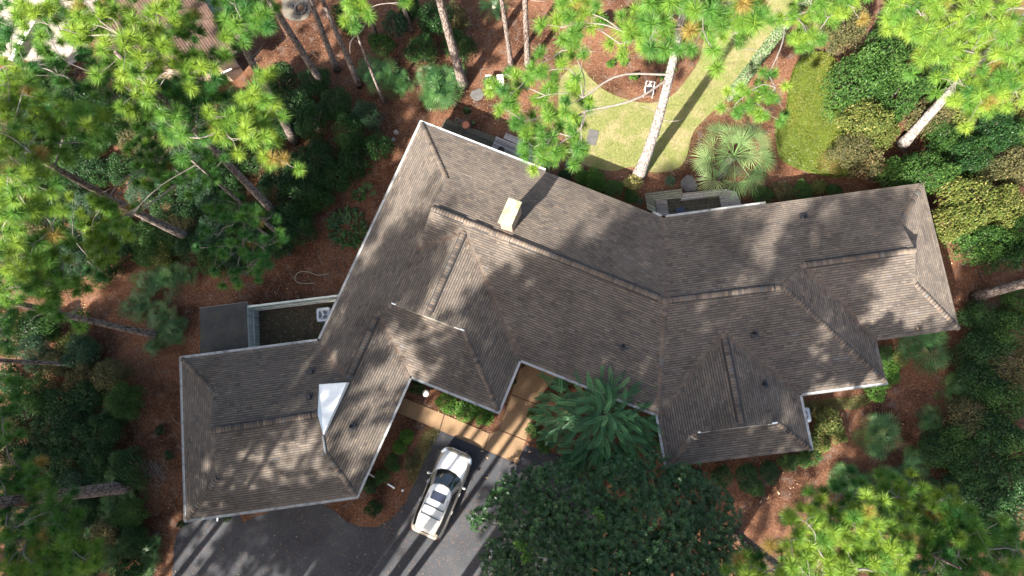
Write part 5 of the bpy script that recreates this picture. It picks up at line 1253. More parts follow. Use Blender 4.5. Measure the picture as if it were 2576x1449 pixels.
strap_plant(876, 573, 62, 190, 0.62, 0.055, L["strap"], "large clump of broad dark cast iron plant leaves beside the west gutter", "cast_iron_plant", "plant")
strap_plant(920, 425, 26, 46, 0.5, 0.05, L["strap"], "smaller clump of dark strap leaves above the cast iron plant", "cast_iron_plant", "plant")
strap_plant(905, 490, 22, 34, 0.45, 0.05, L["strap"], "low strap leaved plant between the two cast iron plants", "cast_iron_plant", "plant")
strap_plant(1687, 457, 19, 60, 0.45, 0.022, L["blue"], "spiky agave rosette behind the left bench", "agave", "plant", up=(0.1, 1.2), spread=0.1)
strap_plant(1610, 505, 15, 40, 0.36, 0.020, L["blue"], "small spiky rosette at the bench corner", "agave", "plant", up=(0.1, 1.2), spread=0.1)
strap_plant(1618, 432, 13, 34, 0.32, 0.022, L["blue"], "spiky rosette at the foot of the pale pine trunk", "agave", "plant", up=(0.1, 1.2), spread=0.1)
strap_plant(2215, 440, 36, 90, 0.9, 0.03, L["palmetto"], "arching dark strap leaves behind the right gable", "strap_leaf_plant", "plant", up=(0.3, 1.1), spread=0.3)
for px, py, lab in ((1660, 150, "grassy tuft with arching leaves in the flower bed"), (1672, 195, "leafy tuft beside the white garden chair"), (1690, 170, "tall tuft against the pale pine trunk"), (1670, 75, "tuft of blades at the top of the flower bed"), (1745, 70, "leafy clump right of the pale pine trunk"), (1735, 35, "leafy clump above the others right of the pale trunk")):
    strap_plant(px, py, 20, 46, 0.42, 0.03, L["hedge"], lab, "leafy_plant", "plant", up=(0.3, 1.2), spread=0.3)

# cabbage palm
hc = P(1848, 388, 3.6); t = thing("cabbage_palm", "silvery green cabbage palm with drooping fan leaves by the sunken deck", "palm", (hc[0], hc[1], 0))
m = MB(); m.tube(smooth_line([(hc[0] + 0.1, hc[1] - 0.1, 0), (hc[0], hc[1], 1.8), (hc[0], hc[1], 3.4)], 10), np.linspace(0.26, 0.2, 10), 12, wob=0.06); m.build("trunk", M["bark"], t, smooth=True)
f = MB(); st = MB()
for k in range(22):
    a = k * 2.39996 + rng.normal(0, 0.12); el = math.radians(np.interp(k, [0, 21], [62, -16])) + rng.normal(0, 0.08); l = np.interp(k, [0, 8, 21], [0.6, 1.3, 1.75]) * rng.uniform(0.9, 1.1)
    d = np.array([math.cos(a) * math.cos(el), math.sin(a) * math.cos(el), math.sin(el)]); p0 = hc + [0, 0, -0.2]; p1 = p0 + d * l
    st.tube(smooth_line([p0, p0 + d * l * 0.5 + [0, 0, 0.05], p1], 5), np.linspace(0.028, 0.015, 5), 5, cap=False)
    fd = d - np.array([0, 0, 0.35]); nn_ = np.array([-0.3 * math.cos(a), -0.3 * math.sin(a), 1.0]) + rng.normal(0, 0.12, 3)
    add_fan(f, p1, fd, nn_, rng.uniform(1.0, 1.2), 28, 3.5, float(np.clip(rng.normal(0.55, 0.22), 0, 1)), 0.0145, 0.14, 0.10)
f.build("fronds", L["palm"], t); st.build("stalks", L["palm"], t)

# sago palm at the top edge, and the feathery fir in front of the house
def add_frond(m, a, b, sag, nl, ll, lw, tint, up=0.25, ang=0.9):
    """a midrib from a to b with two ranks of leaflets"""
    a = np.asarray(a, float); b = np.asarray(b, float); u = np.linspace(0.04, 1.0, nl)[:, None]; mid = (a + b) / 2 + [0, 0, sag]
    pts = (1 - u) ** 2 * a + 2 * u * (1 - u) * mid + u ** 2 * b; tan = unit(np.gradient(pts, axis=0)); s = unit(np.cross(tan, [0, 0, 1.0])); nn_ = np.cross(s, tan)
    env = np.clip(np.sin(np.clip(u * 2.9 + 0.22, 0, np.pi)) ** 0.5, 0.15, 1)
    for sg in (-1, 1):
        dr = unit(s * sg * math.sin(ang) + tan * math.cos(ang) + nn_ * up); le = ll * env * rng.uniform(0.85, 1.1, (nl, 1)); tp = pts + dr * le - [0, 0, 0.02]; md = pts + dr * le * 0.5; w = tan * lw
        v = np.stack([pts, md - w, tp, md + w], 1).reshape(-1, 3); i = np.arange(nl)[:, None] * 4
        m.add(v, i + np.array([[0, 1, 2, 3]]), np.clip(tint + rng.normal(0, 0.07, nl), 0, 1))
c = P(1243, 18, 0.5); t = thing("sago_palm", "dark sago palm rosette with tan heart at the top edge", "palm", (c[0], c[1], 0)); f = MB()
for k in range(46):
    a = rng.uniform(0, 6.28); l = rng.uniform(0.85, 1.25); z1 = rng.uniform(0.2, 0.9)
    add_frond(f, c + [0.06 * math.cos(a), 0.06 * math.sin(a), 0], c + [l * math.cos(a), l * math.sin(a), z1 - 0.5], 0.3, 40, 0.12, 0.008, float(np.clip(rng.normal(0.3, 0.15), 0, 1)), 0.15, 1.1)
f.build("fronds", L["strap"], t); m = MB(); m.lathe([(0.18, 0), (0.22, 0.3), (0.16, 0.55), (0.001, 0.62)], c * np.array([1, 1, 0]), 14); m.build("trunk", M["deadpalm"] if "deadpalm" in M else M["plank_green"], t, smooth=True)

fb = P(1505, 1030); t = thing("feathery_fir", "dark blue green fir with long feathery radiating branches before the front eave", "tree", (fb[0], fb[1], 0))
m = MB(); m.tube(smooth_line([(fb[0], fb[1], 0), (fb[0] + 0.1, fb[1] - 0.1, 2.6), (fb[0] + 0.1, fb[1] - 0.1, 5.0)], 8), np.linspace(0.11, 0.02, 8), 8); m.build("trunk", M["bark"], t, smooth=True)
f = MB(); ax0 = np.array([fb[0] + 0.1, fb[1] - 0.1, 0]); RF = 3.7
for k in range(560):                                                       # feathery branchlets over the whole dome of the crown
    q = RF * rng.uniform(0.0, 0.80) ** 0.8; a = rng.uniform(0, 6.28); z0 = 0.9 + 3.9 * (1 - (q / RF) ** 1.4) * rng.uniform(0.30, 1.0)
    p0 = ax0 + [q * math.cos(a), q * math.sin(a), z0]; a2 = a + rng.normal(0, 0.62 + 1.2 * max(0, 0.35 - q / RF)); l = rng.uniform(0.6, 1.15)
    p1 = p0 + np.array([math.cos(a2), math.sin(a2), rng.uniform(-0.05, 0.5) + 0.25 * (1 - q / RF)]) * l
    add_frond(f, p0, p1, 0.10 * l, int(40 * l) + 4, 0.135, 0.017, float(np.clip(rng.normal(0.42, 0.26), 0, 1)), 0.22, 1.25)
f.build("crown", L["fir"], t)

# ---------------------------------------------------------------- magnolia
def rosettes(m, lobes, n, leaf=0.19, asp=0.38, k=8, tmean=0.45):
    lb = np.array(lobes); w = lb[:, 3] ** 2; w /= w.sum(); i = rng.choice(len(lb), n, p=w)
    nc = max(10, n // 14); cd = unit(rng.normal(size=(nc, 3))); cr = rng.uniform(-0.22, 0.10, nc); ct_ = rng.normal(0, 0.10, nc); ci = rng.integers(nc, size=n)
    d = unit(cd[ci] + rng.normal(0, 0.30, (n, 3))); d[:, 2] = np.where(d[:, 2] < -0.15, -d[:, 2], d[:, 2])
    c = lb[i, :3] + d * lb[i, 3:6] * (0.70 + 0.3 * np.sqrt(rng.random((n, 1))) + cr[ci][:, None]); ax = unit(d * 0.6 + [0, 0, 0.7] + rng.normal(0, 0.25, (n, 3)))
    ref = np.array([[1.0, 0.1, 0]]); u = unit(np.cross(ax, ref)); v_ = np.cross(ax, u)
    ph = np.linspace(0, 2 * np.pi, k, endpoint=False)[None] + rng.uniform(0, 6.28, (n, 1)) + rng.normal(0, 0.15, (n, k)); el = rng.uniform(0.05, 0.75, (n, k))
    dr = (np.cos(ph)[..., None] * u[:, None] + np.sin(ph)[..., None] * v_[:, None]) * np.cos(el)[..., None] + ax[:, None] * np.sin(el)[..., None]
    pos = (c[:, None] + dr * leaf * 0.52).reshape(-1, 3); nr = (ax[:, None] - dr * np.sin(el)[..., None] + rng.normal(0, 0.12, (n, k, 3))).reshape(-1, 3)
    tt = np.clip(np.repeat(tmean + ct_[ci] + rng.normal(0, 0.1, n), k) + rng.normal(0, 0.10, n * k), 0, 1)
    tt = np.where(rng.random(n * k) < 0.012, 1.0, tt)
    add_leaves(m, pos, nr, leaf, asp, tt, dirs=dr.reshape(-1, 3), fold=0.10, droop=0.10)
mg = P(1590, 1375); t = thing("magnolia_tree", "large dark magnolia with glossy leaves spilling over the driveway", "tree", (mg[0], mg[1], 0))
lob = []
for px, py, rp, z in ((1330, 1290, 78, 3.6), (1255, 1275, 40, 3.2), (1205, 1305, 28, 3.0), (1290, 1240, 50, 3.0), (1400, 1240, 74, 4.0), (1480, 1300, 92, 5.4), (1390, 1350, 90, 4.6), (1560, 1240, 86, 4.6), (1650, 1210, 66, 3.8), (1720, 1250, 82, 4.2), (1790, 1290, 66, 3.8),
                      (1640, 1330, 110, 6.4), (1760, 1370, 92, 5.2), (1830, 1400, 60, 4.0), (1560, 1400, 110, 6.6), (1440, 1430, 96, 5.6), (1310, 1400, 74, 4.0), (1270, 1440, 60, 3.6), (1690, 1440, 110, 6.2), (1810, 1450, 70, 4.6), (1500, 1480, 120, 6.5), (1640, 1500, 120, 6.5), (1250, 1390, 40, 3.2), (1350, 1190, 30, 2.4)):
    w = P(px, py, z); r = rp * (CAM_H - z) / FPX; lob.append((w[0], w[1], w[2], r, r, r * 0.75))
f = MB(); rosettes(f, lob, 7600, 0.175); f.build("crown", L["magnolia"], t)
m = MB(); m.tube(smooth_line([(mg[0], mg[1], 0), (mg[0] + 0.1, mg[1], 3), (mg[0], mg[1] + 0.1, 6.2)], 10), np.linspace(0.26, 0.07, 10), 10)
for l in lob[::2]: m.tube(smooth_line([(mg[0], mg[1], 1.6 + 0.25 * l[2]), ((mg[0] + l[0]) / 2, (mg[1] + l[1]) / 2, l[2] * 0.75), (l[0], l[1], l[2])], 6), np.linspace(0.08, 0.02, 6), 6, cap=False)
m.build("trunk", M["bark"], t, smooth=True)
for px, py, rp, h, lab in ((1480, 1165, 52, 1.6, "low glossy shrub under the feathery fir beside the driveway"), (1570, 1175, 50, 1.6, "glossy leaved shrub under the right side of the feathery fir"), (1425, 1178, 34, 1.3, "glossy shrub at the corner where the path meets the driveway")):
    c = P(px, py, h * 0.6); r = rp * 0.0225; t = thing("glossy_shrub", lab, "shrub", (c[0], c[1], 0)); f = MB()
    rosettes(f, [(c[0], c[1], h * 0.5, r, r, h * 0.5), (c[0] + r * 0.4, c[1], h * 0.5, r * 0.6, r * 0.6, h * 0.5)], 330, 0.15); f.build("foliage", L["magnolia"], t)
    m = MB(); m.tube([(c[0], c[1], 0), (c[0], c[1], h * 0.7)], 0.03, 5); m.build("stem", M["bark"], t)
# vines climbing over the magnolia
for lab, pts in (("bright green vine trailing down the middle of the magnolia", [(1500, 1285), (1520, 1310), (1545, 1345), (1560, 1375), (1575, 1400), (1580, 1430)]), ("bright green vine along the right side of the magnolia", [(1712, 1290), (1700, 1330), (1665, 1340), (1640, 1400), (1650, 1440)]), ("short bright vine spray at the magnolia's left", [(1300, 1365), (1330, 1385), (1320, 1410)])):
    w = smooth_line([P(a, b, 6.9 if 1400 < a < 1660 else 5.4) for a, b in pts], 200); m = MB(); c = w.mean(0); t = thing("climbing_vine", lab, "vine", (c[0], c[1], c[2]))
    pos = np.repeat(w, 2, 0) + rng.normal(0, 0.10, (400, 3)) - c; add_leaves(m, pos, rng.normal(0, 0.3, (400, 3)) + [0, 0, 1], 0.13, 0.85, np.clip(rng.normal(0.62, 0.2, 400), 0, 1)); m.build("leaves", L["hedge"], t, local=True)
    m = MB(); m.tube(w[::10] - c, 0.012, 4); m.build("stem", M["twig"], t, local=True)

# ---------------------------------------------------------------- shrubs and broadleaf trees
LOOK = {"dark": "dark green", "blue": "blue green", "mid": "mid green", "olive": "olive brown", "yellow": "yellow green"}
ORD = ["leftmost", "second", "third", "fourth", "fifth", "sixth", "seventh", "eighth", "ninth", "tenth", "eleventh", "twelfth", "thirteenth", "fourteenth", "fifteenth", "sixteenth", "seventeenth", "eighteenth", "nineteenth", "twentieth"]
def row_labels(items, place, step):
    """each shrub of a thicket by its look, its row from the top and its place in that row"""
    rows = {}
    for i, it in enumerate(items): rows.setdefault(int((it[1] - min(q[1] for q in items)) // step), []).append(i)
    out = {}
    for rn, (k, idx) in enumerate(sorted(rows.items())):
        idx.sort(key=lambda i: items[i][0])
        for j, i in enumerate(idx):
            which = "leftmost" if j == 0 else ORD[j] + " from left"
            out[i] = f"{LOOK[items[i][4]]} shrub {place}, row {['one', 'two', 'three', 'four', 'five', 'six', 'seven', 'eight', 'nine', 'ten'][rn]} from the top, {which}"
    return [out[i] for i in range(len(items))]
def fill(poly_px, n, mind, taken):
    """places for more shrubs of a thicket, kept apart from those already there"""
    out = []; pol = np.array(poly_px, float); lo, hi = pol.min(0), pol.max(0); tries = 0
    while len(out) < n and tries < 4000:
        tries += 1; q = rng.uniform(lo, hi)
        if inside(q[None], pol)[0] and all((q[0] - t[0]) ** 2 + (q[1] - t[1]) ** 2 > mind ** 2 for t in taken + out):
            out.append((float(q[0]), float(q[1]), float(rng.uniform(40, 54)), float(rng.uniform(1.6, 2.4)), str(rng.choice(["dark", "dark", "mid", "blue", "olive"]))))
    return tuple(out)
TH = "dark evergreen shrubs in the left thicket"
_set = ((700, 200, 52, 2.4, "dark"), (660, 240, 48, 2.2, "dark"), (740, 260, 50, 2.2, "dark"), (790, 200, 44, 2.0, "dark"), (780, 300, 54, 2.4, "dark"), (700, 300, 50, 2.2, "dark"), (840, 260, 48, 2.0, "dark"), (650, 330, 50, 2.2, "dark"), (600, 260, 50, 2.2, "dark"), (740, 420, 46, 2.0, "dark"),
                          (690, 400, 44, 1.8, "olive"), (630, 400, 44, 2.0, "dark"), (560, 460, 48, 2.2, "dark"), (690, 470, 50, 2.2, "dark"), (770, 480, 54, 2.4, "dark"), (840, 440, 50, 2.4, "dark"), (800, 400, 54, 2.6, "dark"), (720, 540, 48, 2.2, "dark"), (650, 540, 46, 2.0, "dark"), (590, 540, 44, 2.0, "dark"), (530, 500, 44, 2.0, "blue"),
                          (480, 470, 46, 2.0, "blue"), (430, 460, 46, 2.0, "dark"), (370, 440, 46, 2.0, "dark"), (350, 490, 44, 1.8, "blue"), (420, 520, 44, 1.8, "dark"), (300, 420, 46, 2.0, "dark"), (240, 430, 46, 2.0, "dark"), (180, 470, 46, 2.0, "dark"), (130, 530, 46, 2.0, "dark"), (300, 560, 44, 1.8, "mid"), (350, 590, 44, 1.8, "mid"), (420, 600, 44, 1.8, "mid"),
                          (620, 650, 46, 1.8, "dark"), (560, 620, 44, 1.8, "dark"), (690, 610, 46, 2.0, "dark"), (750, 580, 44, 2.0, "dark"), (530, 660, 40, 1.8, "mid"), (250, 620, 40, 1.6, "blue"), (420, 300, 50, 2.2, "dark"), (330, 260, 50, 2.2, "dark"), (250, 260, 50, 2.2, "dark"), (160, 230, 46, 2.0, "dark"), (90, 230, 46, 2.0, "dark"), (60, 330, 46, 2.0, "dark"), (200, 340, 48, 2.0, "dark"), (500, 250, 50, 2.0, "dark"), (510, 350, 50, 2.0, "dark"), (20, 200, 44, 2.0, "dark"))
_set = _set + fill([(0, 180), (560, 200), (640, 420), (720, 640), (560, 690), (440, 640), (300, 680), (0, 720)], 46, 44, list(_set))
for (px, py, rp, h, sp), lab in zip(_set, row_labels(_set, 'in the left thicket', 70)):
    bush(px, py, rp * 1.3, h, sp, lab, group=TH)
for px, py, rp, h, sp, lab in ((875, 330, 66, 3.2, "dark", "large dense dark shrub beside the straw path left of the back gable"), (920, 290, 54, 2.8, "blue", "dark blue green shrub above the large dense one"), (945, 365, 50, 2.6, "dark", "rounded dark shrub nearest the back gable's corner"), (880, 400, 52, 2.6, "dark", "dark shrub below the large dense one"),
                               (765, 530, 40, 2.0, "mid", "mid green shrub right of the young dark pine"), (800, 500, 44, 2.4, "dark", "dark shrub overhanging the straw path"), (575, 640, 38, 1.7, "blue", "pale leaved shrub at the lower tip of the thicket"),
                               (400, 640, 42, 1.8, "yellow", "yellow green sunlit shrub in the left thicket"), (350, 640, 34, 1.4, "mid", "small bright shrub left of the yellow green one"), (230, 645, 28, 1.2, "blue", "silvery green sapling on the straw below the left pine"),
                               (1090, 40, 66, 3.0, "dark", "broad dark shrub left of the sago palm"), (1060, 120, 60, 2.6, "dark", "dark shrub behind the bright palmetto clump"), (1150, 110, 56, 2.6, "dark", "dark shrub wrapped round the thick pine trunk"), (1140, 40, 52, 2.6, "olive", "olive toned shrub under the top edge left of the sago palm"),
                               (990, 60, 48, 2.4, "blue", "pale green shrub between thin trunks at the top edge"), (960, 110, 44, 2.2, "mid", "green shrub behind the broad palmetto clump"), (1030, 20, 44, 2.2, "dark", "dark shrub at the top edge by the dim trunk"), (870, 40, 48, 2.2, "dark", "dark shrub at the top edge right of the gravel patio"), (1175, 278, 15, 0.5, "dark", "small dark shrub above the terracotta pot"),
                               (1515, 52, 29, 1.2, "hedge", "round bright green shrub at the top of the flower bed"), (1537, 160, 16, 0.6, "hedge", "small bright plant at the left of the flower bed row"), (1570, 158, 13, 0.5, "hedge", "second small plant in the flower bed row"), (1595, 192, 16, 0.6, "hedge", "bright plant in the middle of the flower bed"), (1568, 30, 14, 0.7, "olive", "straggly dry plant beside the round shrub"),
                               (1500, 452, 36, 1.1, "hedge", "bright green azalea under the back eave"), (1465, 445, 28, 0.9, "hedge", "smaller azalea left of the bright one"), (1545, 475, 34, 1.0, "mid", "low green shrub right of the bright azalea"), (1590, 490, 26, 0.8, "mid", "low shrub beside the bench corner"), (1596, 458, 32, 1.1, "cream", "cream variegated shrub at the foot of the pale pine trunk"), (1420, 440, 24, 0.8, "dark", "dark shrub under the hanging pine branch at the eave"),
                               (1920, 490, 36, 1.1, "mid", "low green shrub along the back wall right of the palm"), (1970, 480, 36, 1.0, "olive", "brownish low shrub along the back wall"), (2020, 480, 34, 1.0, "mid", "low green shrub at the middle of the back wall"), (2060, 472, 26, 0.9, "yellow", "yellowish low shrub on the back wall row"), (1895, 462, 32, 1.1, "olive", "scrubby olive plant under the palm's right side"), (2100, 480, 26, 0.8, "mid", "last low shrub of the back wall row"),
                               (1172, 1032, 42, 0.9, "hedge", "bright clipped hedge under the entrance eave, right end"), (1122, 1012, 34, 0.9, "hedge", "bright clipped hedge under the entrance eave, left end"), (1218, 1046, 34, 0.9, "hedge", "bright hedge plant at the entrance corner"), (1050, 972, 24, 0.7, "dark", "dark low plant in the shaded bed by the lantern"),
                               (1022, 1098, 26, 0.8, "hedge", "bright shrub at the top of the garage side row"), (1005, 1125, 26, 0.8, "hedge", "second bright shrub of the garage side row"), (985, 1165, 28, 0.8, "mid", "third green shrub of the garage side row"), (960, 1200, 26, 0.8, "mid", "green shrub between the two white downspouts"), (930, 1222, 26, 0.8, "dark", "dark shrub at the lower end of the garage side row"), (1030, 1165, 24, 0.7, "olive", "dry olive shrub on the straw strip by the car"),
                               (940, 1278, 27, 1.0, "dark", "round dark ball shrub on the straw tip beside the driveway"), (1345, 1040, 24, 0.8, "mid", "green ground shrub right of the path"), (1340, 1085, 26, 0.8, "mid", "green shrub along the path below the fir"), (1370, 1120, 26, 0.8, "mid", "green shrub at the lower right of the path"), (570, 1306, 14, 0.5, "mid", "small green plant at the garage front corner"), (1292, 960, 12, 0.5, "dark", "tiny shrub at the entrance corner by the path"),
                               (2240, 930, 36, 0.9, "hedge", "bright green shrub along the right gable wall"), (2225, 895, 34, 0.8, "mid", "dark green shrub close under the right gable wall"), (2265, 905, 30, 0.8, "yellow", "yellowish shrub left of the glossy palmetto"), (2205, 985, 34, 0.8, "hedge", "sunlit lime green shrub at the corner of the lower eave"), (2230, 960, 24, 0.7, "hedge", "green shrub below the gutter corner"),
                               (2085, 1060, 44, 1.2, "yellow", "large yellow green bush beside the condenser"), (2060, 1110, 40, 1.1, "yellow", "yellow green bush below the condenser bush"), (2105, 1095, 32, 1.0, "yellow", "sunlit yellow bush on the edge of the straw path"), (2040, 1150, 34, 0.9, "mid", "green bush at the lower right roof corner"), (1985, 1165, 32, 0.8, "mid", "clipped green bush under the lower eave"), (1935, 1185, 34, 0.8, "dark", "dark bush under the lower eave, second from its corner"), (1880, 1195, 40, 0.9, "dark", "dark bush under the middle of the lower eave"), (1820, 1200, 36, 0.9, "dark", "dark bush under the lower eave beside the magnolia"), (1740, 1200, 36, 0.9, "dark", "dark bush under the lower eave's left corner"), (1900, 1225, 30, 0.7, "mid", "low green bush on the straw before the lower eave"), (1700, 1110, 30, 0.8, "dark", "dark shrub in the shade between fir and lower wing"),
                               (170, 870, 44, 1.8, "yellow", "sunlit yellow green shrub left of the dark leaning trunk's foot"), (215, 870, 32, 1.5, "yellow", "bright spray of pale leaves at the left clearing's edge"), (120, 820, 44, 1.8, "mid", "green shrub above the dark leaning trunk"), (200, 800, 38, 1.5, "mid", "green shrub touching the dark leaning trunk"), (70, 800, 34, 1.6, "mid", "green shrub at the left edge above the leaning trunk"), (130, 900, 34, 1.6, "mid", "leafy shrub over the thin dark trunk"),
                               (400, 1080, 18, 0.5, "dark", "small dark seedling on the straw path, upper one"), (425, 1145, 18, 0.5, "dark", "small dark seedling on the straw path, lower one"), (265, 915, 20, 0.6, "mid", "small plant at the end of the thin dark trunk"), (455, 1320, 14, 0.5, "dark", "tuft at the driveway's left corner")):
    bush(px, py, rp, h, sp, lab)
_set = ((150, 1020, 58, 2.2, "dark"), (210, 1000, 54, 2.0, "dark"), (250, 1090, 52, 2.0, "dark"), (180, 1090, 56, 2.2, "dark"), (120, 1080, 52, 2.0, "dark"), (230, 1150, 48, 1.8, "dark"), (160, 1160, 52, 2.0, "dark"), (90, 1150, 48, 1.8, "dark"), (60, 1030, 44, 1.8, "dark"), (200, 1280, 50, 1.8, "dark"), (140, 1380, 52, 1.8, "dark"), (210, 1420, 52, 1.8, "dark"), (60, 1230, 44, 1.8, "dark"), (60, 1370, 48, 1.8, "dark"), (20, 960, 40, 1.6, "dark"))
_set = _set + fill([(0, 760), (120, 800), (300, 950), (310, 1150), (370, 1380), (340, 1449), (0, 1449)], 22, 52, list(_set))
for (px, py, rp, h, sp), lab in zip(_set, row_labels(_set, 'in the lower left thicket', 80)):
    bush(px, py, rp * 1.25, h, sp, lab, group="evergreen shrubs in the lower left thicket")
RT = "shaded shrubs of the right hand thicket"
_set = ((2480, 880, 60, 2.6, "dark"), (2540, 830, 60, 2.6, "mid"), (2540, 920, 62, 2.6, "olive"), (2470, 960, 60, 2.4, "dark"), (2530, 1010, 62, 2.6, "mid"), (2440, 1050, 58, 2.4, "olive"), (2500, 1090, 62, 2.6, "dark"), (2560, 1130, 58, 2.4, "mid"), (2400, 1120, 54, 2.2, "mid"), (2450, 1170, 58, 2.4, "dark"), (2540, 1210, 60, 2.4, "dark"), (2480, 1250, 58, 2.2, "dark"), (2560, 1290, 56, 2.2, "dark"), (2360, 1130, 44, 1.8, "dark"), (2420, 1230, 52, 2.0, "dark"), (2480, 800, 50, 2.2, "dark"), (2570, 760, 46, 2.2, "mid"), (2350, 1250, 48, 1.8, "dark"), (2300, 1280, 48, 1.8, "dark"), (2440, 1330, 52, 2.0, "dark"), (2520, 1370, 52, 2.0, "dark"), (2340, 1350, 48, 1.8, "dark"), (2400, 1420, 50, 1.8, "dark"), (2250, 1290, 40, 1.5, "dark"), (2200, 1300, 40, 1.5, "dark"))
for (px, py, rp, h, sp), lab in zip(_set, row_labels(_set, 'in the right edge thicket', 80)):
    bush(px, py, rp * 1.25, h, sp, lab, group=RT)
for px, py, rp, h, sp, lab in ((2130, 70, 66, 4.5, "olive", "olive green tree top at the upper right, left of the sunlit pine"), (2150, 200, 84, 5.5, "mid", "broad sunlit green tree behind the ground cover bed"), (2230, 150, 74, 5.5, "mid", "green tree between the ground cover and the leaning pine trunk"), (2260, 240, 70, 5.0, "mid", "bright green tree left of the leaning pine trunk"), (2170, 300, 66, 4.5, "yellow", "yellow flecked tree below the broad green one"), (2215, 335, 52, 3.6, "yellow", "yellow green tree by the leaning pine's foot"), (2150, 370, 58, 3.6, "olive", "brownish olive shrub tree above the right gable"), (2190, 410, 44, 2.8, "olive", "olive scrub above the right gable's edge"),
                               (2290, 60, 74, 5.5, "mid", "tree crown under the bright pine at the top edge"), (2390, 60, 80, 5.0, "yellow", "pale yellow green tree at the upper right"), (2480, 150, 76, 5.0, "yellow", "pale tree under the upper right pine"), (2380, 160, 70, 4.6, "mid", "green tree under the pine's pale branches"), (2340, 290, 60, 3.6, "olive", "brown tinged shrub against the leaning pine trunk"), (2330, 430, 66, 4.4, "mid", "glossy green tree beside the right gable's top corner"), (2430, 400, 66, 4.2, "dark", "dark green tree behind the glossy one"), (2500, 330, 66, 4.2, "dark", "shadowy tree below the upper right pine"), (2550, 420, 60, 4.0, "olive", "olive tree at the right edge"),
                               (2440, 500, 76, 5.0, "yellow", "large pale yellow green tree right of the gable"), (2390, 560, 56, 4.2, "yellow", "sunlit yellow tree closest to the right gable"), (2530, 520, 62, 4.4, "yellow", "yellow green tree at the right edge"), (2490, 610, 62, 4.0, "mid", "dark green tree below the pale yellow one"), (2550, 640, 52, 3.6, "dark", "dark tree at the right edge above the leaning trunk"), (2420, 590, 44, 3.2, "mid", "mid green tree at the straw clearing's top"), (2250, 440, 44, 2.8, "mid", "green scrub over the right gable's upper edge"), (2090, 20, 50, 3.5, "yellow", "yellowish tree top at the top edge"), (2420, 260, 66, 4.0, "yellow", "pale green tree right of the leaning trunk"), (2380, 350, 54, 3.4, "mid", "mid green tree in the gap below the leaning trunk"), (2550, 240, 60, 4.2, "yellow", "pale tree at the right edge below the upper pine"), (2570, 330, 50, 3.6, "mid", "green tree on the right edge under the pine"), (2470, 420, 54, 3.6, "olive", "olive tree between the dark tree and the pale yellow one"), (2550, 580, 50, 3.6, "mid", "mid green tree on the right edge beside the trunk stub"), (2290, 410, 34, 2.0, "mid", "low green tree near the gable's top corner")):
    bush(px, py, rp * 1.14, h, sp, lab, "tree", "broadleaf_tree")

# ---------------------------------------------------------------- ground cover bed, litter, grass
gc_px = [(2017, 147), (2050, 138), (2084, 147), (2098, 190), (2092, 230), (2085, 267), (2117, 300), (2124, 383), (2137, 430), (2110, 447), (2050, 437), (2004, 423), (1964, 400), (1953, 360), (1952, 317), (1974, 287), (1984, 217), (1998, 170)]
gp = closed_curve(gc_px, 70); ctr = gp.mean(0)
gobj = MB(); rings = []
for s_, z in ((1.0, 0.0), (0.985, 0.32), (0.94, 0.46), (0.7, 0.50), (0.35, 0.50), (0.02, 0.50)):
    q = ctr + (gp - ctr) * s_; rings.append(np.c_[q, np.full(len(q), z)])
n = len(gp); gobj.add(np.vstack(rings), [(r * n + i, r * n + (i + 1) % n, (r + 1) * n + (i + 1) % n, (r + 1) * n + i) for r in range(5) for i in range(n)], 0.3)
ii = rng.integers(len(gp), size=2600); ff = rng.random((2600, 1)); eb = gp[ii] * (1 - ff) + gp[(ii + 1) % len(gp)] * ff; eo = unit(eb - ctr)
add_leaves(gobj, np.c_[eb + eo * 0.02, rng.uniform(0.02, 0.42, 2600)], np.c_[eo, np.full(2600, 0.5)] + rng.normal(0, 0.3, (2600, 3)), 0.085, 0.6, np.clip(rng.normal(0.4, 0.18, 2600), 0, 1))
q = sample_in(gp, 17000); dd = np.min(np.linalg.norm(q[:, None] - gp[None, ::2], axis=2), 1); zz = np.interp(dd, [0, 0.12, 0.3], [0.18, 0.42, 0.52]) + 0.05 * np.sin(q[:, 0] * 3.1) * np.cos(q[:, 1] * 2.7) + rng.uniform(-0.03, 0.07, len(q))
tn = np.clip(0.5 + 0.13 * np.sin(q[:, 0] * 1.3 + 1) * np.cos(q[:, 1] * 1.1) + rng.normal(0, 0.17, len(q)), 0, 1)
tn = np.where((np.linalg.norm(q - P(2080, 420)[:2], axis=1) < 0.8) & (rng.random(len(q)) < 0.5), 1.0, tn)
add_leaves(gobj, np.c_[q, zz], rng.normal(0, 0.4, (len(q), 3)) + [0, 0, 1], 0.085, 0.6, tn)
tag(gobj.build("ground_cover", L["cover"]), "low yellow green ground cover mound with a rounded outline beside the lawn", kind="stuff")
for lab, px_, nn_ in (("dull green low ground cover under the right hand lower eave", [(2030, 1010), (2130, 1000), (2200, 985), (2190, 1010), (2150, 1030), (2100, 1030), (2050, 1050), (2035, 1040)], 2600), ("thin mossy grass strip beside the parked car", [(1068, 1085), (1105, 1082), (1085, 1130), (1060, 1180), (1040, 1220), (1025, 1190), (1045, 1130)], 1800)):
    pg = closed_curve(px_, 40); q = sample_in(pg, nn_); m = MB(); add_leaves(m, np.c_[q, rng.uniform(0.02, 0.10, len(q))], rng.normal(0, 0.5, (len(q), 3)) + [0, 0, 1], 0.08, 0.35, np.clip(rng.normal(0.45, 0.25, len(q)), 0, 1)); tag(m.build("ground_cover", L["grass"]), lab, kind="stuff")
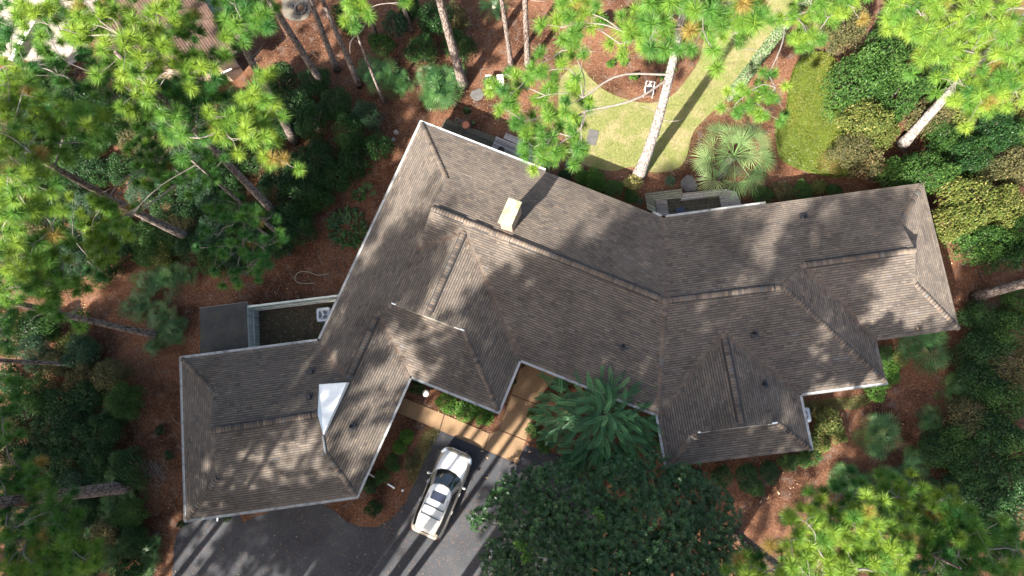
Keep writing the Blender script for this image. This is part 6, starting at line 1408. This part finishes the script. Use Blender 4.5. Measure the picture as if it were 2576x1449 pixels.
def blades(poly, n, mat, label, name, ln, w, z=0.01, flat=False):
    q = sample_in(poly, n); a = rng.uniform(0, 6.283, n); l = ln * rng.uniform(0.6, 1.3, n)
    if flat: d = np.c_[np.cos(a), np.sin(a), rng.uniform(-0.04, 0.12, n)]
    else: d = np.c_[np.cos(a) * 0.6, np.sin(a) * 0.6, rng.uniform(0.5, 1.0, n)]
    s = np.c_[-np.sin(a), np.cos(a), np.zeros(n)] * w; b = np.c_[q, np.full(n, z) + (rng.uniform(0, 0.03, n) if flat else 0)]
    m = MB(); m.add(np.stack([b - s, b + s, b + d * l[:, None]], 1).reshape(-1, 3), np.arange(n * 3).reshape(-1, 3), np.clip(rng.normal(0.5, 0.24, n), 0, 1)); tag(m.build(name, mat), label, kind="stuff")
lp2 = lawn_poly[::-1] if poly_area(lawn_poly) < 0 else lawn_poly
for w_, n_b in ((0.10, 5000), (0.25, 3000), (0.45, 1600)):
    blades(offset_poly(lp2, w_), n_b * 4, L["grass"], "stray grass blades along the ragged lawn edge", "grass", 0.075, 0.008)
blades(lawn_poly, 52000, L["grass"], "short grass blades of the sunny lawn", "grass", 0.055, 0.007)
straw_poly = np.array([P(a, b)[:2] for a, b in ((-40, -40), (2620, -40), (2620, 1490), (-40, 1490))])
q = sample_in(straw_poly, 120000); keep = ~(inside(q, OUT) | inside(q, lawn_poly) | inside(q, drive_poly) | inside(q, pat) | inside(q, gp)); q = q[keep]; n = len(q)
a = rng.uniform(0, 6.283, n); l = rng.uniform(0.12, 0.30, n); d = np.c_[np.cos(a), np.sin(a), rng.uniform(-0.03, 0.10, n)]; s = np.c_[-np.sin(a), np.cos(a), np.zeros(n)] * 0.006; b = np.c_[q, rng.uniform(0.008, 0.035, n)]
m = MB(); m.add(np.stack([b - s, b + s, b + d * l[:, None]], 1).reshape(-1, 3), np.arange(n * 3).reshape(-1, 3), np.clip(rng.normal(0.5, 0.26, n), 0, 1)); tag(m.build("pine_straw", L["straw"]), "fallen pine needles strewn over the ground", kind="stuff")
q = sample_in(straw_poly, 2600); q = q[~(inside(q, OUT) | inside(q, lawn_poly) | inside(q, pat) | inside(q, gp))]; n = len(q); m = MB()
add_leaves(m, np.c_[q, np.full(n, 0.05)], rng.normal(0, 0.25, (n, 3)) + [0, 0, 1], 0.11, 0.45, np.clip(rng.normal(0.5, 0.28, n), 0, 1)); tag(m.build("leaf_litter", L["deadleaf"]), "fallen tan leaves scattered on straw and asphalt", kind="stuff")
dl = offset_poly(drive_poly[::-1] if poly_area(drive_poly) < 0 else drive_poly, -0.1); q = sample_in(dl, 5200); n = len(q); a = rng.uniform(0, 6.28, n); d = np.c_[np.cos(a), np.sin(a), np.zeros(n)]; s = np.c_[-np.sin(a), np.cos(a), np.zeros(n)] * 0.004; b = np.c_[q, np.full(n, 0.02)]
m = MB(); m.add(np.stack([b - s, b + s, b + d * rng.uniform(0.06, 0.2, (n, 1))], 1).reshape(-1, 3), np.arange(n * 3).reshape(-1, 3), np.clip(rng.normal(0.55, 0.25, n), 0, 1)); tag(m.build("pine_straw", L["straw"]), "loose pine needles on the asphalt", kind="stuff")
rl = MB()
def roof_litter(a, b, n, wid):
    u = rng.random(n)[:, None]; c = np.array(a) * (1 - u) + np.array(b) * u; q = c[:, :2] + rng.normal(0, wid, (n, 2)); z = np.full(n, np.nan)
    for cn, _e in FACES:
        C3 = np.array([HP[k] for k in cn.split()]); ok = inside(q, C3)
        if ok.any():
            pl, zz = C3[:, :2], C3[:, 2]
            if poly_area(pl) < 0: pl, zz = pl[::-1], zz[::-1]
            z[ok] = mvc(q[ok], pl, zz)
    ok = ~np.isnan(z); q, z = q[ok], z[ok] + 0.05; n = len(q); a_ = rng.uniform(0, 6.283, n); d = np.c_[np.cos(a_), np.sin(a_), np.zeros(n)]; s_ = np.c_[-np.sin(a_), np.cos(a_), np.zeros(n)] * 0.006; bb_ = np.c_[q, z]
    rl.add(np.stack([bb_ - s_, bb_ + s_, bb_ + d * rng.uniform(0.08, 0.24, (n, 1))], 1).reshape(-1, 3), np.arange(n * 3).reshape(-1, 3), np.clip(rng.normal(0.22, 0.2, n), 0, 1))
for pr, n_, w_ in (("T1 L", 330, 0.13), ("N C1", 200, 0.13), ("R C2", 180, 0.13), ("K1 E", 260, 0.13), ("W1 J", 180, 0.13), ("W1 G", 220, 0.13), ("B R2", 160, 0.1), ("T1 G1b", 250, 0.1), ("R1 F", 900, 2.5), ("Q N", 700, 2.5), ("A M", 600, 2.5), ("K2 G", 600, 2.5)):
    a_, b_ = pr.split(); roof_litter(HP[a_], HP[b_], n_, w_)
tag(rl.build("needle_litter", L["straw"]), "fallen pine needles gathered in the roof valleys", kind="stuff")
q = sample_in(straw_poly, 520); q = q[~(inside(q, OUT) | inside(q, lawn_poly) | inside(q, pat) | inside(q, gp) | inside(q, drive_poly))]; m = MB()
for x, y in q:
    a_ = rng.uniform(0, 6.28); l_ = rng.uniform(0.25, 0.95); d_ = np.array([math.cos(a_), math.sin(a_), 0]); p_ = np.array([x, y, 0.03]); m.tube(smooth_line([p_, p_ + d_ * l_ * 0.5 + [*rng.normal(0, 0.05, 2), 0.03], p_ + d_ * l_], 4), np.linspace(0.014, 0.005, 4), 4, cap=False)
tag(m.build("fallen_twigs", M["twig"]), "small dead twigs fallen on the pine straw", kind="stuff")
# single big fallen leaves one can count
for px, py, z, lab in ((1174, 1138, 0.03, "large tan fallen leaf in the car's shadow"), (1225, 1152, 0.03, "large tan fallen leaf on the asphalt below the path"), (1224, 1202, 0.03, "tan fallen leaf on the asphalt right of the car"), (1213, 1135, 0.08, "curled tan leaf at the path's lower edge"), (1332, 1137, 0.03, "fallen leaf at the path's right corner"), (1323, 1017, 0.07, "pale fallen leaf on the upper path slab"), (2308, 827, 2.98, "orange leaf lying on the right front roof slope"), (1958, 1241, 0.03, "big pale fallen leaf on the straw before the lower eave"), (1914, 1262, 0.03, "pale fallen leaf on the straw right of the magnolia")):
    c = P(px, py, z); m = MB(); add_leaves(m, np.array([[0, 0, 0.01]]), np.array([[0.1, 0, 1.0]]), 0.21, 0.45, np.array([0.75])); o = m.build("fallen_leaf", L["deadleaf"]); o.location = tuple(c); o.rotation_euler = (0, 0, rng.uniform(0, 6)); tag(o, lab, "leaf", "large fallen leaves")
# brush pile and bare fallen branch
c = P(405, 1190); t = thing("brush_pile", "heap of grey dead branches on the straw path", "brush pile", (c[0], c[1], 0))
for k in range(60):
    a = rng.normal(-0.9, 0.5); l = rng.uniform(0.4, 1.1); x, y = rng.normal(0, 0.35, 2); z = rng.uniform(0.03, 0.22); m = MB()
    m.tube(smooth_line([(x - l / 2 * math.cos(a), y - l / 2 * math.sin(a), z), (x + rng.normal(0, .06), y + rng.normal(0, .06), z + 0.06), (x + l / 2 * math.cos(a), y + l / 2 * math.sin(a), z + rng.uniform(-0.02, 0.12))], 5), np.linspace(0.014, 0.005, 5), 4); m.build("branch", M["twig"], t, local=True)
c = P(1352, 25, 4.0)

# ---------------------------------------------------------------- pines beyond the bottom and left edges, seen only by the shade they throw
SH = "pines beyond the lower edge"
shade = []
proto = {}
def shade_pine(target, zc, crad, nn_, K=70, z0=3.0):
    """a pine whose crown stands between the sun and this place"""
    tg = P(*target, z0); off = SUN_TO * (zc - z0) / math.tan(SUN_EL); b = tg[:2] - off
    key = int(rng.integers(3))
    if key not in proto:
        pt = np.array([(0.12 * math.sin(z * .4), 0.1 * math.cos(z * .3) - 0.1, z) for z in np.linspace(0, 1.0, 12) * 24.0])
        tr = MB(); tr.tube(pt, np.linspace(0.26, 0.05, 12), 10); lb = MB(); cr = MB(); cen = []; axs = []; tin = []
        for k in range(46):
            z = rng.uniform(15.0, 24.0); a = rng.uniform(0, 6.283); q = 3.4 * rng.uniform(0.25, 1.0) * (1 - 0.5 * (z - 15.5) / 8.5); w = np.array([q * math.cos(a), q * math.sin(a), z]); s_ = np.array([0, 0, z - 0.7]); lb.tube(smooth_line([s_, (s_ + w) / 2 + [0, 0, 0.2], w], 6), np.linspace(0.05, 0.015, 6), 5, cap=False)
            for j in range(10):
                e = w + rng.normal(0, 1, 3) * [0.55, 0.55, 0.3]; cen.append(e); axs.append(np.array([math.cos(a) * 0.5, math.sin(a) * 0.5, 0.8]) + rng.normal(0, 0.3, 3)); tin.append(rng.normal(0.55, 0.12)); lb.tube([w, e], 0.012, 3, cap=False)
        add_tufts(cr, np.array(cen), np.array(axs), np.full(len(cen), 0.46), 110, np.clip(np.array(tin), 0, 0.9), 0.012)
        proto[key] = (tr.mesh("trunk", M["pine_bark"]), lb.mesh("limbs", M["twig"]), cr.mesh("crown", M["needle"]))
    t = thing("pine_tree", "tall pine beyond the photograph's lower edge whose crown shades the roof", "tree", (b[0], b[1], 0), rng.uniform(0, 6.28), SH)
    sc = crad / 3.4; t.scale = (sc, sc, zc / 20.0)
    for nm, me in zip(("trunk", "limbs", "crown"), proto[key]): link(nm, me, t)
    return b
for tg, zc, cr in SHADE:
    bb = shade_pine(tg, zc, cr, 30)
